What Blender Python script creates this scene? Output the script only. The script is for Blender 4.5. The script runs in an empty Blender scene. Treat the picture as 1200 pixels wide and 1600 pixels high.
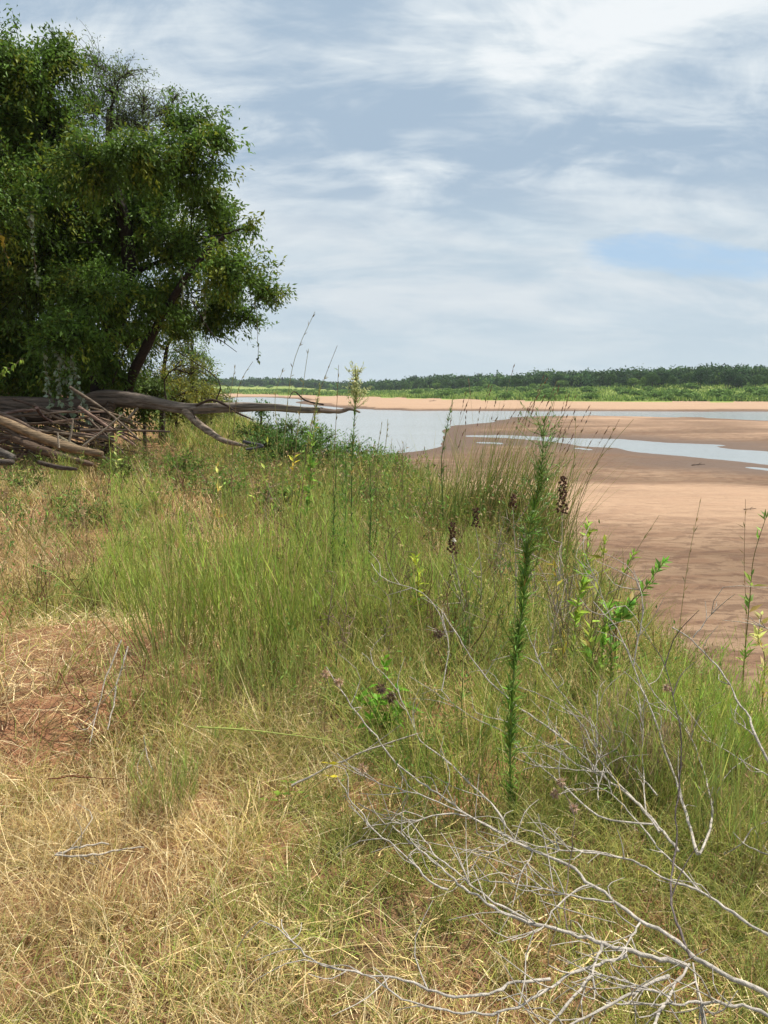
import bpy, math, random
import numpy as np
from mathutils import Vector

random.seed(7)
rng = np.random.default_rng(7)
scene = bpy.context.scene
COL = scene.collection

# ---------------------------------------------------------------- camera
EYE = np.array([0.0, 0.0, 5.0])          # eye 1.6 m above the bank top (z = 3.4), river at z = 0
PITCH = math.radians(9.63)
FPX = 1155.0                             # focal length in photo pixels (1200 x 1600)
cam = bpy.data.cameras.new('camera')
cam.sensor_fit = 'VERTICAL'
cam.sensor_height = 36.0
cam.lens = 36.0 * FPX / 1600.0
cam.clip_start = 0.05
cam.clip_end = 12000.0
cam_ob = bpy.data.objects.new('camera', cam)
cam_ob.location = EYE
cam_ob.rotation_euler = (math.radians(90) - PITCH, 0, 0)
COL.objects.link(cam_ob)
scene.camera = cam_ob

# ---------------------------------------------------------------- sky
SKX, SKY0 = 5.2, 3.1
SUN_EL, SUN_AZ = math.radians(60), math.radians(62)   # azimuth clockwise from +Y (ahead): right, a little ahead
world = bpy.data.worlds.new('World')
scene.world = world
world.use_nodes = True


class N:
    """small node-tree helper"""
    def __init__(s, tree):
        s.t = tree
        s.t.nodes.clear()

    def n(s, typ, **kw):
        nd = s.t.nodes.new(typ)
        for k, v in kw.items():
            if k.startswith('i_'):
                key = k[2:]
                key = int(key) if key.isdigit() else key.replace('_', ' ')
                s.put(nd.inputs[key], v)
            else:
                setattr(nd, k, v)
        return nd

    def put(s, sock, v):
        if isinstance(v, bpy.types.NodeSocket):
            s.t.links.new(v, sock)
        else:
            if sock.type == 'RGBA' and len(v) == 3:
                v = (*v, 1)
            sock.default_value = v

    def math(s, op, a, b=0.0, clamp=False):
        nd = s.n('ShaderNodeMath', operation=op, use_clamp=clamp)
        s.put(nd.inputs[0], a)
        s.put(nd.inputs[1], b)
        return nd.outputs[0]

    def mix(s, f, a, b):
        nd = s.n('ShaderNodeMix', data_type='RGBA')
        s.put(nd.inputs[0], f)
        s.put(nd.inputs[6], a)
        s.put(nd.inputs[7], b)
        return nd.outputs[2]

    def ramp(s, f, lo, hi):
        nd = s.n('ShaderNodeMapRange', interpolation_type='SMOOTHSTEP')
        s.put(nd.inputs[0], f)
        nd.inputs[1].default_value = lo
        nd.inputs[2].default_value = hi
        return nd.outputs[0]

    def noise(s, vec, scale, detail=4, rough=0.55, dist=0.0):
        nd = s.n('ShaderNodeTexNoise')
        s.put(nd.inputs['Vector'], vec)
        nd.inputs['Scale'].default_value = scale
        nd.inputs['Detail'].default_value = detail
        nd.inputs['Roughness'].default_value = rough
        nd.inputs['Distortion'].default_value = dist
        return nd.outputs[0]

    def mapping(s, vec, loc=(0, 0, 0), rot=(0, 0, 0), sc=(1, 1, 1)):
        nd = s.n('ShaderNodeMapping')
        s.put(nd.inputs[0], vec)
        nd.inputs[1].default_value = loc
        nd.inputs[2].default_value = rot
        nd.inputs[3].default_value = sc
        return nd.outputs[0]


def build_world():
    w = N(world.node_tree)
    tc = w.n('ShaderNodeTexCoord').outputs['Generated']
    sky = w.n('ShaderNodeTexSky', sky_type='NISHITA', sun_disc=False, sun_elevation=SUN_EL,
              sun_rotation=SUN_AZ, altitude=300.0, air_density=1.0, dust_density=1.6, ozone_density=1.2).outputs[0]
    sep = w.n('ShaderNodeSeparateXYZ', i_0=tc)
    z = w.math('MAXIMUM', sep.outputs[2], 0.0)
    den = w.math('ADD', z, 0.34)
    px = w.math('DIVIDE', sep.outputs[0], den)
    py = w.math('DIVIDE', sep.outputs[1], den)
    comb = w.n('ShaderNodeCombineXYZ', i_0=px, i_1=py, i_2=0.0).outputs[0]
    # a broken layer of stratocumulus: broad masses, smaller billows, streaks drawn out to the upper right
    st = w.mapping(comb, loc=(SKX, SKY0, 0), rot=(0, 0, math.radians(35)), sc=(0.75, 1.2, 1))
    big = w.noise(st, 1.5, 3, 0.5, 0.6)
    mid = w.noise(st, 4.6, 10, 0.6, 0.7)
    fine = w.noise(w.mapping(comb, loc=(7, 2, 0), rot=(0, 0, math.radians(40)), sc=(0.55, 1.7, 1)), 9.5, 9, 0.6, 0.6)
    d = w.math('ADD', w.math('MULTIPLY', big, 0.50), w.math('ADD', w.math('MULTIPLY', mid, 0.40), w.math('MULTIPLY', fine, 0.22)))
    low = w.ramp(z, 0.27, 0.15)                                   # thinner, paler veil low down
    shade = w.ramp(d, 0.485, 0.66)                                  # thin bright parts of the layer
    c_body = w.mix(shade, (3.85, 4.95, 6.2), (7.0, 7.7, 8.2))
    hot = w.ramp(d, 0.61, 0.69)
    c_body = w.mix(w.math('MULTIPLY', hot, 0.6), c_body, (9.3, 9.5, 9.6))
    veil_n = w.noise(w.mapping(comb, loc=(1.3, 5.0, 0), sc=(0.55, 1.1, 1)), 3.0, 9, 0.6, 0.4)
    c_veil = w.mix(w.ramp(veil_n, 0.40, 0.64), (5.2, 6.25, 7.1), (7.1, 7.65, 8.0))
    c = w.mix(w.math('MULTIPLY', low, 0.85), c_body, c_veil)
    # a ragged gap of clear blue low on the right
    gx = w.math('DIVIDE', w.math('SUBTRACT', px, 0.762), 0.235)
    gy = w.math('DIVIDE', w.math('SUBTRACT', py, 1.872), 0.083)
    gr = w.math('ADD', w.math('MULTIPLY', gx, gx), w.math('MULTIPLY', gy, gy))
    gn = w.noise(w.mapping(comb, loc=(4, 1, 0), sc=(0.7, 1.4, 1)), 4.5, 8, 0.6, 0.3)
    gap = w.math('MULTIPLY', w.ramp(w.math('ADD', gr, w.math('MULTIPLY', gn, 5.5)), 4.5, 3.1), 0.85)
    blue = w.mix(0.6, sky, (4.3, 6.4, 8.8))
    c = w.mix(gap, c, blue)
    # horizon haze
    hz = w.ramp(z, 0.12, 0.0)
    c = w.mix(w.math('MULTIPLY', hz, 0.75), c, (5.6, 6.65, 7.25))
    below = w.ramp(sep.outputs[2], -0.02, -0.2)
    c = w.mix(below, c, (2.5, 2.2, 1.7))
    bg = w.n('ShaderNodeBackground', i_0=c, i_1=0.074)
    out = w.n('ShaderNodeOutputWorld', i_0=bg.outputs[0])


build_world()
sun = bpy.data.lights.new('sun', 'SUN')
sun.energy = 4.9
sun.angle = math.radians(1.6)
sun.color = (1.0, 0.95, 0.86)
sun_ob = bpy.data.objects.new('sun', sun)
sun_dir = Vector((math.cos(SUN_EL) * math.sin(SUN_AZ), math.cos(SUN_EL) * math.cos(SUN_AZ), math.sin(SUN_EL)))
sun_ob.rotation_euler = sun_dir.to_track_quat('Z', 'Y').to_euler()
sun_ob.location = (8, 8, 30)
COL.objects.link(sun_ob)

scene.view_settings.view_transform = 'Standard'
scene.view_settings.look = 'None'
scene.view_settings.exposure = 0.52
scene.view_settings.gamma = 1.0
scene.view_settings.use_curve_mapping = False
scene.cycles.use_denoising = True
scene.cycles.max_bounces = 6
scene.cycles.diffuse_bounces = 3
scene.cycles.transmission_bounces = 4
scene.cycles.caustics_reflective = False
scene.cycles.caustics_refractive = False


# ---------------------------------------------------------------- geometry helpers
def lin(r, g, b):
    f = lambda v: (v / 255 / 12.92) if v / 255 <= 0.04045 else ((v / 255 + 0.055) / 1.055) ** 2.4
    return np.array([f(r), f(g), f(b)])


def ray(px, py):
    u, v = (px - 600.0) / FPX, (800.0 - py) / FPX
    cp, sp = math.cos(PITCH), math.sin(PITCH)
    return np.array([u, cp + v * sp, -sp + v * cp])


def at(px, py, Y):
    d = ray(px, py)
    return EYE + d * (Y / d[1])


def on_plane(px, py, z):
    d = ray(px, py)
    return EYE + d * ((z - EYE[2]) / d[2])


BANK = 3.4


def onbank(px, py):
    return on_plane(px, py, BANK)


def vnoise(x, y, seed=0):
    x = np.asarray(x, float)
    y = np.asarray(y, float)
    xi = np.floor(x).astype(np.int64)
    yi = np.floor(y).astype(np.int64)
    fx, fy = x - xi, y - yi
    fx = fx * fx * (3 - 2 * fx)
    fy = fy * fy * (3 - 2 * fy)

    def h(a, b):
        n = (a * 374761393 + b * 668265263 + seed * 974711) & 0x7fffffff
        n = ((n ^ (n >> 13)) * 1274126177) & 0x7fffffff
        return ((n ^ (n >> 16)) & 0xffff) / 65535.0
    return (h(xi, yi) * (1 - fx) + h(xi + 1, yi) * fx) * (1 - fy) + (h(xi, yi + 1) * (1 - fx) + h(xi + 1, yi + 1) * fx) * fy


def fbm(x, y, octv=4, seed=0):
    t, a, s = 0.0, 0.5, 1.0
    for o in range(octv):
        t = t + a * vnoise(np.asarray(x) * s + 17.3 * o, np.asarray(y) * s - 9.1 * o, seed + o)
        a *= 0.5
        s *= 2.03
    return t / (1 - 0.5 ** octv)


def sstep(x, a, b):
    t = np.clip((np.asarray(x, float) - a) / (b - a), 0, 1)
    return t * t * (3 - 2 * t)


class Geo:
    def __init__(s):
        s.V, s.F, s.C, s.n = [], [], [], 0

    def add(s, V, F, C=None):
        V = np.asarray(V, float)
        F = np.asarray(F, np.int64)
        s.V.append(V)
        s.F.append(F + s.n)
        if C is None:
            C = np.ones((len(V), 3)) * 0.5
        C = np.asarray(C, float)
        if C.ndim == 1:
            C = np.tile(C, (len(V), 1))
        s.C.append(C)
        s.n += len(V)
        return s

    def mesh(s, name, mat, origin=(0, 0, 0), smooth=False):
        me = bpy.data.meshes.new(name)
        V = np.concatenate(s.V) - np.asarray(origin, float)
        C = np.concatenate(s.C)
        quads = [f for f in s.F if f.shape[1] == 4]
        tris = [f for f in s.F if f.shape[1] == 3]
        Q = np.concatenate(quads) if quads else np.zeros((0, 4), np.int64)
        T = np.concatenate(tris) if tris else np.zeros((0, 3), np.int64)
        loops = np.concatenate([Q.ravel(), T.ravel()]).astype(np.int32)
        starts = np.concatenate([np.arange(len(Q)) * 4, len(Q) * 4 + np.arange(len(T)) * 3]).astype(np.int32)
        me.vertices.add(len(V))
        me.vertices.foreach_set('co', V.astype(np.float32).ravel())
        me.loops.add(len(loops))
        me.loops.foreach_set('vertex_index', loops)
        me.polygons.add(len(starts))
        me.polygons.foreach_set('loop_start', starts)
        me.update(calc_edges=True)
        if smooth:
            me.polygons.foreach_set('use_smooth', np.ones(len(starts), bool))
        ca = me.color_attributes.new('Col', 'FLOAT_COLOR', 'POINT')
        ca.data.foreach_set('color', np.concatenate([C, np.ones((len(C), 1))], 1).astype(np.float32).ravel())
        me.materials.append(mat)
        return me

    def obj(s, name, mat, parent=None, origin=(0, 0, 0), smooth=False):
        ob = bpy.data.objects.new(name, s.mesh(name, mat, origin, smooth))
        COL.objects.link(ob)
        if parent is not None:
            ob.parent = parent
        else:
            ob.location = origin
        return ob


def tag(o, label=None, cat=None, group=None, kind=None):
    if label:
        o['label'] = label
    if cat:
        o['category'] = cat
    if group:
        o['group'] = group
    if kind:
        o['kind'] = kind
    return o


def thing(name, label, cat, loc=(0, 0, 0), group=None):
    o = bpy.data.objects.new(name, None)
    o.empty_display_size = 0.1
    o.location = loc
    COL.objects.link(o)
    return tag(o, label, cat, group)


def copy_tree(o, parent=None):
    c = o.copy()
    COL.objects.link(c)
    c.parent = parent
    for ch in list(o.children):
        copy_tree(ch, c)
    return c


def resample(P, n):
    P = np.asarray(P, float)
    if len(P) < 3:
        t = np.linspace(0, 1, n)[:, None]
        return P[0] * (1 - t) + P[-1] * t
    seg = np.linalg.norm(np.diff(P, axis=0), axis=1)
    s = np.concatenate([[0], np.cumsum(seg)])
    # Catmull-Rom
    out = []
    for q in np.linspace(0, s[-1], n):
        i = min(max(np.searchsorted(s, q) - 1, 0), len(P) - 2)
        t = (q - s[i]) / max(seg[i], 1e-9)
        p0, p1, p2, p3 = P[max(i - 1, 0)], P[i], P[i + 1], P[min(i + 2, len(P) - 1)]
        out.append(0.5 * ((2 * p1) + (-p0 + p2) * t + (2 * p0 - 5 * p1 + 4 * p2 - p3) * t * t + (-p0 + 3 * p1 - 3 * p2 + p3) * t ** 3))
    return np.array(out)


def tube(g, P, R, sides=6, col=(0.3, 0.25, 0.2), rough=0.0, cap=True, colvar=0.0):
    P = np.asarray(P, float)
    n = len(P)
    R = np.broadcast_to(np.asarray(R, float), (n,)) if np.ndim(R) else np.full(n, float(R))
    T = np.gradient(P, axis=0)
    T /= np.linalg.norm(T, axis=1)[:, None] + 1e-12
    a = np.array([0, 0, 1.0]) if abs(T[0][2]) < 0.9 else np.array([1.0, 0, 0])
    u = np.cross(T[0], a)
    u /= np.linalg.norm(u)
    ang = np.arange(sides) / sides * 2 * math.pi
    rings = []
    for i in range(n):
        u = u - T[i] * np.dot(u, T[i])
        u /= np.linalg.norm(u) + 1e-12
        v = np.cross(T[i], u)
        r = R[i]
        if rough:
            rr = r * (1 + rough * (rng.random(sides) - 0.5))
        else:
            rr = np.full(sides, r)
        rings.append(P[i] + (np.cos(ang) * rr)[:, None] * u + (np.sin(ang) * rr)[:, None] * v)
    V = np.concatenate(rings)
    i, j = np.meshgrid(np.arange(n - 1), np.arange(sides), indexing='ij')
    j2 = (j + 1) % sides
    F = np.stack([i * sides + j, i * sides + j2, (i + 1) * sides + j2, (i + 1) * sides + j], -1).reshape(-1, 4)
    C = np.tile(np.asarray(col, float), (len(V), 1))
    if colvar:
        C = C * (1 + colvar * (rng.random((len(V), 1)) - 0.5))
    g.add(V, F, C)
    if cap:
        base = g.n
        cv = np.concatenate([rings[0], [P[0]], rings[-1], [P[-1]]])
        f = []
        for k in range(sides):
            f.append((sides, (k + 1) % sides, k))
            f.append((2 * sides + 1, sides + 1 + k, sides + 1 + (k + 1) % sides))
        g.add(cv, np.array(f), C[:len(cv)] if len(C) >= len(cv) else np.tile(col, (len(cv), 1)))
    return g


def blades(g, P, L, az, lean, bend, W, C0, C1, K=3, twist=0.0, face=None, tip=0.12):
    P = np.asarray(P, float)
    n = len(P)
    b = lambda a: np.broadcast_to(np.asarray(a, float), (n,))
    L, az, lean, bend, W = b(L), b(az), b(lean), b(bend), b(W)
    twist = b(twist)
    t = np.linspace(0, 1, K + 1)
    tm = (t[1:] + t[:-1]) / 2
    th = lean[:, None] + bend[:, None] * tm
    azt = az[:, None] + twist[:, None] * tm
    ds = (L / K)[:, None]
    step = np.stack([np.sin(th) * np.sin(azt) * ds, np.sin(th) * np.cos(azt) * ds, np.cos(th) * ds], -1)
    pts = np.concatenate([np.zeros((n, 1, 3)), np.cumsum(step, 1)], 1) + P[:, None, :]
    fa = rng.uniform(0, 2 * math.pi, n) if face is None else b(face)
    wd = np.stack([np.cos(fa), np.sin(fa), np.zeros(n)], -1)
    prof = np.maximum((1 - t ** 1.8), tip)
    hw = (W[:, None] * prof[None, :] * 0.5)[..., None] * wd[:, None, :]
    V = np.stack([pts - hw, pts + hw], 2).reshape(-1, 3)
    base = (np.arange(n) * 2 * (K + 1))[:, None]
    k = (np.arange(K) * 2)[None, :]
    F = np.stack([base + k, base + k + 1, base + k + 3, base + k + 2], -1).reshape(-1, 4)
    C0 = np.broadcast_to(np.asarray(C0, float), (n, 3))
    C1 = np.broadcast_to(np.asarray(C1, float), (n, 3))
    C = C0[:, None, :] * (1 - t)[None, :, None] + C1[:, None, :] * t[None, :, None]
    C = np.repeat(C, 2, axis=1).reshape(-1, 3)
    g.add(V, F, C)
    return pts


def unit(v):
    return v / (np.linalg.norm(v, axis=-1, keepdims=True) + 1e-12)


def leaves(g, P, D, L, W, C, fold=0.25, up=None):
    """diamond leaves folded along the midrib; P base points, D directions"""
    P = np.asarray(P, float)
    n = len(P)
    D = unit(np.asarray(D, float))
    L = np.broadcast_to(np.asarray(L, float), (n,))[:, None]
    W = np.broadcast_to(np.asarray(W, float), (n,))[:, None]
    r = rng.normal(0, 0.55, (n, 3)) + np.array([0, 0, 1.0])
    S = unit(np.cross(D, r))
    U = np.cross(S, D)
    mid = P + D * L * 0.42
    V = np.stack([P, mid + S * W * 0.5 + U * W * fold, P + D * L - U * L * 0.06, mid - S * W * 0.5 + U * W * fold], 1).reshape(-1, 3)
    b = np.arange(n)[:, None] * 4
    F = np.concatenate([b + np.array([[0, 2, 1]]), b + np.array([[0, 3, 2]])], 0)
    C = np.broadcast_to(np.asarray(C, float), (n, 3))
    g.add(V, F, np.repeat(C, 4, axis=0))


def vary(c, n, dv=0.3, dh=0.12):
    c = np.asarray(c, float)
    v = np.exp(rng.normal(0, dv, (n, 1)))
    h = np.exp(rng.normal(0, dh, (n, 3)))
    return np.clip(c * v * h, 0.003, 0.85)


# ---------------------------------------------------------------- materials
def new_mat(name):
    m = bpy.data.materials.new(name)
    m.use_nodes = True
    return m, N(m.node_tree)


def mat_foliage(name, trans=0.3, rough=0.55, spec=0.3):
    m, w = new_mat(name)
    col = w.n('ShaderNodeVertexColor', layer_name='Col').outputs[0]
    pos = w.n('ShaderNodeNewGeometry').outputs['Position']
    nz = w.noise(pos, 35.0, 3)
    hs = w.n('ShaderNodeHueSaturation', i_Color=col, i_Value=w.math('ADD', w.math('MULTIPLY', nz, 0.5), 0.75)).outputs[0]
    p = w.n('ShaderNodeBsdfPrincipled', i_Base_Color=hs, i_Roughness=rough)
    p.inputs['Specular IOR Level'].default_value = spec
    tr = w.n('ShaderNodeBsdfTranslucent', i_Color=hs)
    mx = w.n('ShaderNodeMixShader', i_0=trans, i_1=p.outputs[0], i_2=tr.outputs[0])
    w.n('ShaderNodeOutputMaterial', i_0=mx.outputs[0])
    return m


def mat_wood(name, scale=18.0, dark=0.55, bump=0.5, stretch=(1, 1, 1), rough=0.85):
    m, w = new_mat(name)
    col = w.n('ShaderNodeVertexColor', layer_name='Col').outputs[0]
    pos = w.n('ShaderNodeNewGeometry').outputs['Position']
    mp = w.mapping(pos, sc=stretch)
    a = w.noise(mp, scale, 6, 0.65, 0.3)
    b = w.noise(pos, scale * 0.22, 3)
    k = w.math('ADD', w.math('MULTIPLY', w.ramp(a, 0.3, 0.68), 1 - dark), dark)
    k = w.math('MULTIPLY', k, w.math('ADD', w.math('MULTIPLY', b, 0.6), 0.7))
    mul = w.n('ShaderNodeVectorMath', operation='SCALE')
    w.put(mul.inputs[0], col)
    w.put(mul.inputs['Scale'], k)
    bm = w.n('ShaderNodeBump', i_Strength=bump, i_Distance=0.04, i_Height=a)
    p = w.n('ShaderNodeBsdfPrincipled', i_Base_Color=mul.outputs[0], i_Roughness=rough, i_Normal=bm.outputs[0])
    p.inputs['Specular IOR Level'].default_value = 0.2
    w.n('ShaderNodeOutputMaterial', i_0=p.outputs[0])
    return m


def mat_soil():
    m, w = new_mat('bank_soil')
    pos = w.n('ShaderNodeNewGeometry').outputs['Position']
    a = w.noise(pos, 0.9, 5)
    b = w.noise(pos, 14.0, 6, 0.7)
    c = w.noise(pos, 90.0, 3, 0.7)
    base = w.mix(w.ramp(a, 0.38, 0.62), lin(158, 112, 84), lin(104, 82, 58))
    base = w.mix(w.ramp(b, 0.42, 0.7), base, lin(138, 112, 78))
    base = w.mix(w.math('MULTIPLY', w.ramp(c, 0.5, 0.68), 0.5), base, lin(92, 70, 50))
    h = w.math('ADD', b, w.math('MULTIPLY', c, 0.4))
    bm = w.n('ShaderNodeBump', i_Strength=0.7, i_Distance=0.03, i_Height=h)
    p = w.n('ShaderNodeBsdfPrincipled', i_Base_Color=base, i_Roughness=0.95, i_Normal=bm.outputs[0])
    p.inputs['Specular IOR Level'].default_value = 0.1
    w.n('ShaderNodeOutputMaterial', i_0=p.outputs[0])
    return m


def mat_sand():
    m, w = new_mat('river_sand')
    pos = w.n('ShaderNodeNewGeometry').outputs['Position']
    z = w.n('ShaderNodeSeparateXYZ', i_0=pos).outputs[2]
    flat = w.mapping(pos, sc=(1, 1, 0))
    big = w.noise(w.mapping(flat, rot=(0, 0, 0.12), sc=(0.045, 0.11, 1)), 1.0, 5, 0.55, 0.4)
    med = w.noise(w.mapping(flat, rot=(0, 0, 0.1), sc=(0.35, 0.9, 1)), 1.0, 5, 0.6, 0.3)
    rip = w.noise(w.mapping(flat, rot=(0, 0, 0.25), sc=(1.3, 2.6, 1)), 1.0, 5, 0.66, 0.6)
    grain = w.noise(flat, 60.0, 2, 0.7)
    dry = w.mix(w.ramp(big, 0.42, 0.62), lin(114, 91, 70), lin(142, 116, 92))
    dry = w.mix(w.math('MULTIPLY', w.ramp(med, 0.44, 0.58), 0.7), dry, lin(108, 80, 60))
    dry = w.mix(w.math('MULTIPLY', w.ramp(rip, 0.50, 0.58), 0.62), dry, lin(84, 61, 46))
    drift = w.noise(w.mapping(flat, rot=(0, 0, 0.18), sc=(0.12, 1.1, 1)), 1.0, 6, 0.6, 0.8)
    dry = w.mix(w.math('MULTIPLY', w.ramp(drift, 0.56, 0.63), 0.45), dry, lin(88, 66, 50))
    dry = w.mix(w.math('MULTIPLY', w.ramp(grain, 0.55, 0.75), 0.25), dry, lin(120, 88, 66))
    dry = w.mix(w.math('MULTIPLY', w.ramp(w.math('ADD', z, w.math('MULTIPLY', w.math('SUBTRACT', big, 0.5), 0.25)), 0.22, 0.42), 0.65), dry, lin(182, 150, 122))
    wetz = w.math('ADD', z, w.math('MULTIPLY', w.math('SUBTRACT', med, 0.5), 0.16))
    wet = w.ramp(wetz, 0.21, 0.03)
    colr = w.mix(wet, dry, lin(90, 69, 53))
    rgh = w.math('SUBTRACT', 0.95, w.math('MULTIPLY', wet, 0.25))
    h = w.math('ADD', w.math('MULTIPLY', rip, 1.0), w.math('MULTIPLY', med, 1.4))
    bm = w.n('ShaderNodeBump', i_Strength=1.0, i_Distance=0.12, i_Height=h)
    p = w.n('ShaderNodeBsdfPrincipled', i_Base_Color=colr, i_Roughness=rgh, i_Normal=bm.outputs[0])
    p.inputs['Specular IOR Level'].default_value = 0.25
    w.n('ShaderNodeOutputMaterial', i_0=p.outputs[0])
    return m


def mat_far():
    m, w = new_mat('far_bank_ground')
    pos = w.n('ShaderNodeNewGeometry').outputs['Position']
    a = w.noise(pos, 0.03, 5)
    b = w.noise(pos, 0.3, 4)
    base = w.mix(w.ramp(a, 0.4, 0.62), lin(118, 134, 70), lin(144, 152, 84))
    base = w.mix(w.math('MULTIPLY', w.ramp(b, 0.5, 0.7), 0.5), base, lin(70, 88, 44))
    p = w.n('ShaderNodeBsdfPrincipled', i_Base_Color=base, i_Roughness=1.0)
    p.inputs['Specular IOR Level'].default_value = 0.05
    w.n('ShaderNodeOutputMaterial', i_0=p.outputs[0])
    return m


def mat_water():
    m, w = new_mat('river_water')
    pos = w.n('ShaderNodeNewGeometry').outputs['Position']
    a = w.noise(w.mapping(pos, sc=(0.55, 1.4, 1)), 1.0, 4, 0.6, 0.3)
    b = w.noise(w.mapping(pos, sc=(0.03, 0.05, 1)), 1.0, 3, 0.5, 0.4)
    amp = w.math('ADD', w.math('MULTIPLY', w.ramp(b, 0.35, 0.7), 0.20), 0.14)
    bm = w.n('ShaderNodeBump', i_Strength=amp, i_Distance=0.12, i_Height=a)
    p = w.n('ShaderNodeBsdfPrincipled', i_Base_Color=lin(138, 140, 137), i_Roughness=0.15, i_Normal=bm.outputs[0])
    p.inputs['IOR'].default_value = 1.33
    w.n('ShaderNodeOutputMaterial', i_0=p.outputs[0])
    return m


M_GRASS = mat_foliage('grass_blade', 0.32, 0.6, 0.25)
M_STRAW = mat_foliage('straw', 0.18, 0.7, 0.2)
M_LEAF = mat_foliage('tree_leaf', 0.38, 0.55, 0.2)
M_STEM = mat_foliage('green_stem', 0.10, 0.55, 0.3)
M_FAR = mat_foliage('far_foliage', 0.25, 0.7, 0.1)
M_BARK = mat_wood('bark', 22.0, 0.45, 0.8)
M_LOG = mat_wood('weathered_log', 11.0, 0.28, 1.0, (0.14, 2.2, 2.2))
M_DEAD = mat_wood('dead_twig', 60.0, 0.5, 0.5)
M_SOIL, M_SAND, M_FARG, M_WATER = mat_soil(), mat_sand(), mat_far(), mat_water()

# ---------------------------------------------------------------- terrain
CREST_Y = np.array([-40, -10, 0, 1.5, 3.0, 3.8, 4.6, 6, 7.5, 9, 12.5, 15, 20, 27, 40, 60, 90, 130, 200, 300, 500, 900, 3000.])
CREST_X = np.array([9, 6, 3.4, 2.5, 1.85, 1.55, 1.35, 1.25, 1.4, 1.1, 0.2, -1.2, -3.2, -5.4, -9, -15, -25, -42, -85, -150, -290, -560, -2000.])


def crest_d(x, y):
    c = np.interp(y, CREST_Y, CREST_X)
    s = np.interp(y, CREST_Y, np.gradient(CREST_X, CREST_Y))
    return (x - c) / np.sqrt(1 + s * s)


WATER_A = [(250, 640), (300, 626), (340, 622), (380, 620.6), (400, 620.6), (430, 621.3), (462, 623.2), (476, 626.2), (462, 629), (470, 631),
           (520, 636), (560, 639.4), (640, 641.5), (900, 642.5), (1200, 643.5), (1500, 644.5), (1900, 645),
           (1900, 668), (1500, 662), (1200, 657), (1107, 653.5), (920, 650), (859, 650), (800, 651.6), (812, 655.2), (768, 656.6), (785, 659.5), (740, 662.5), (710, 666),
           (693, 671), (700, 677), (690, 684), (686, 696), (670, 703), (650, 706), (628, 709), (560, 716), (450, 720), (250, 715)]
WATER_B = [(722, 680.3), (780, 679.6), (827, 681.4), (883, 684.2), (967, 685.6), (1000, 688.5), (1041, 692), (1142, 695.5), (1107, 698), (1135, 701.5), (1200, 705.5), (1400, 714), (1800, 730),
           (1800, 770), (1400, 745), (1200, 727), (1150, 721.5), (1107, 717), (1051, 711.5), (995, 707), (957, 700.5), (901, 697.5), (873, 693), (836, 688.6), (789, 684.2), (722, 682.2)]
WATER_C = [(866, 695.5), (900, 699), (938, 702), (925, 704.2), (895, 701.5)]
WATER_D = [(738, 690), (775, 691), (806, 693.6), (780, 694.4), (745, 692.2)]
WATER_E = [(1056, 724), (1085, 724.4), (1104, 726.6), (1080, 727.5)]
WATER_F = [(1140, 726), (1175, 729), (1230, 734), (1200, 736), (1160, 731)]
POLYS = [np.array([on_plane(a, b, 0)[:2] for a, b in q]) for q in (WATER_A, WATER_B, WATER_C, WATER_D, WATER_E, WATER_F)]


def poly_sd(x, y, poly):
    d2 = np.full(x.shape, 1e18)
    inside = np.zeros(x.shape, bool)
    n = len(poly)
    for i in range(n):
        a, b = poly[i], poly[(i + 1) % n]
        e = b - a
        t = np.clip(((x - a[0]) * e[0] + (y - a[1]) * e[1]) / (e @ e), 0, 1)
        d2 = np.minimum(d2, (x - a[0] - t * e[0]) ** 2 + (y - a[1] - t * e[1]) ** 2)
        c = (a[1] > y) != (b[1] > y)
        xi = a[0] + (y - a[1]) / (b[1] - a[1] + 1e-12) * e[0]
        inside ^= c & (x < xi)
    d = np.sqrt(d2)
    return np.where(inside, -d, d)


FAR_PX = [(-200, 613.6), (200, 614.2), (340, 615), (400, 616), (480, 617.6), (560, 619.6), (640, 622), (740, 624.6), (850, 627), (1200, 628.4), (1500, 629.5)]
FAR_PT = np.array([on_plane(a, b, 0.8)[:2] for a, b in FAR_PX])
FAR_AZ = np.arctan2(FAR_PT[:, 0], FAR_PT[:, 1])
FAR_R = np.hypot(FAR_PT[:, 0], FAR_PT[:, 1])
SKY_PX = [(-200, 590), (100, 590), (340, 592), (450, 592), (510, 596), (560, 599), (600, 594), (650, 590), (760, 583.5), (850, 582), (940, 577), (1040, 573), (1200, 570), (1500, 566)]
SKY_AZ = np.array([math.atan2(*(ray(a, b)[:2])) for a, b in SKY_PX])
SKY_EL = np.array([math.atan2(ray(a, b)[2], np.hypot(*ray(a, b)[:2])) for a, b in SKY_PX])
HILL_D = np.array([1100, 1100, 1050, 1000, 900, 760, 660, 600, 520, 470, 440, 425, 415, 410.])
TREE_H = 8.5


def far_line(az):
    return np.interp(az, FAR_AZ, FAR_R)


def hill_top(az):
    """distance and ground height of the wooded crest in direction az"""
    D = np.interp(az, SKY_AZ, HILL_D)
    z = 5 + D * np.tan(np.interp(az, SKY_AZ, SKY_EL)) - TREE_H
    return D, np.maximum(z, 1.5)


BARE = onbank(70, 1085)[:2]


def slope_w(y):
    return 3.6 + np.clip(y - 6, 0, 60) * 0.09


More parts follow.
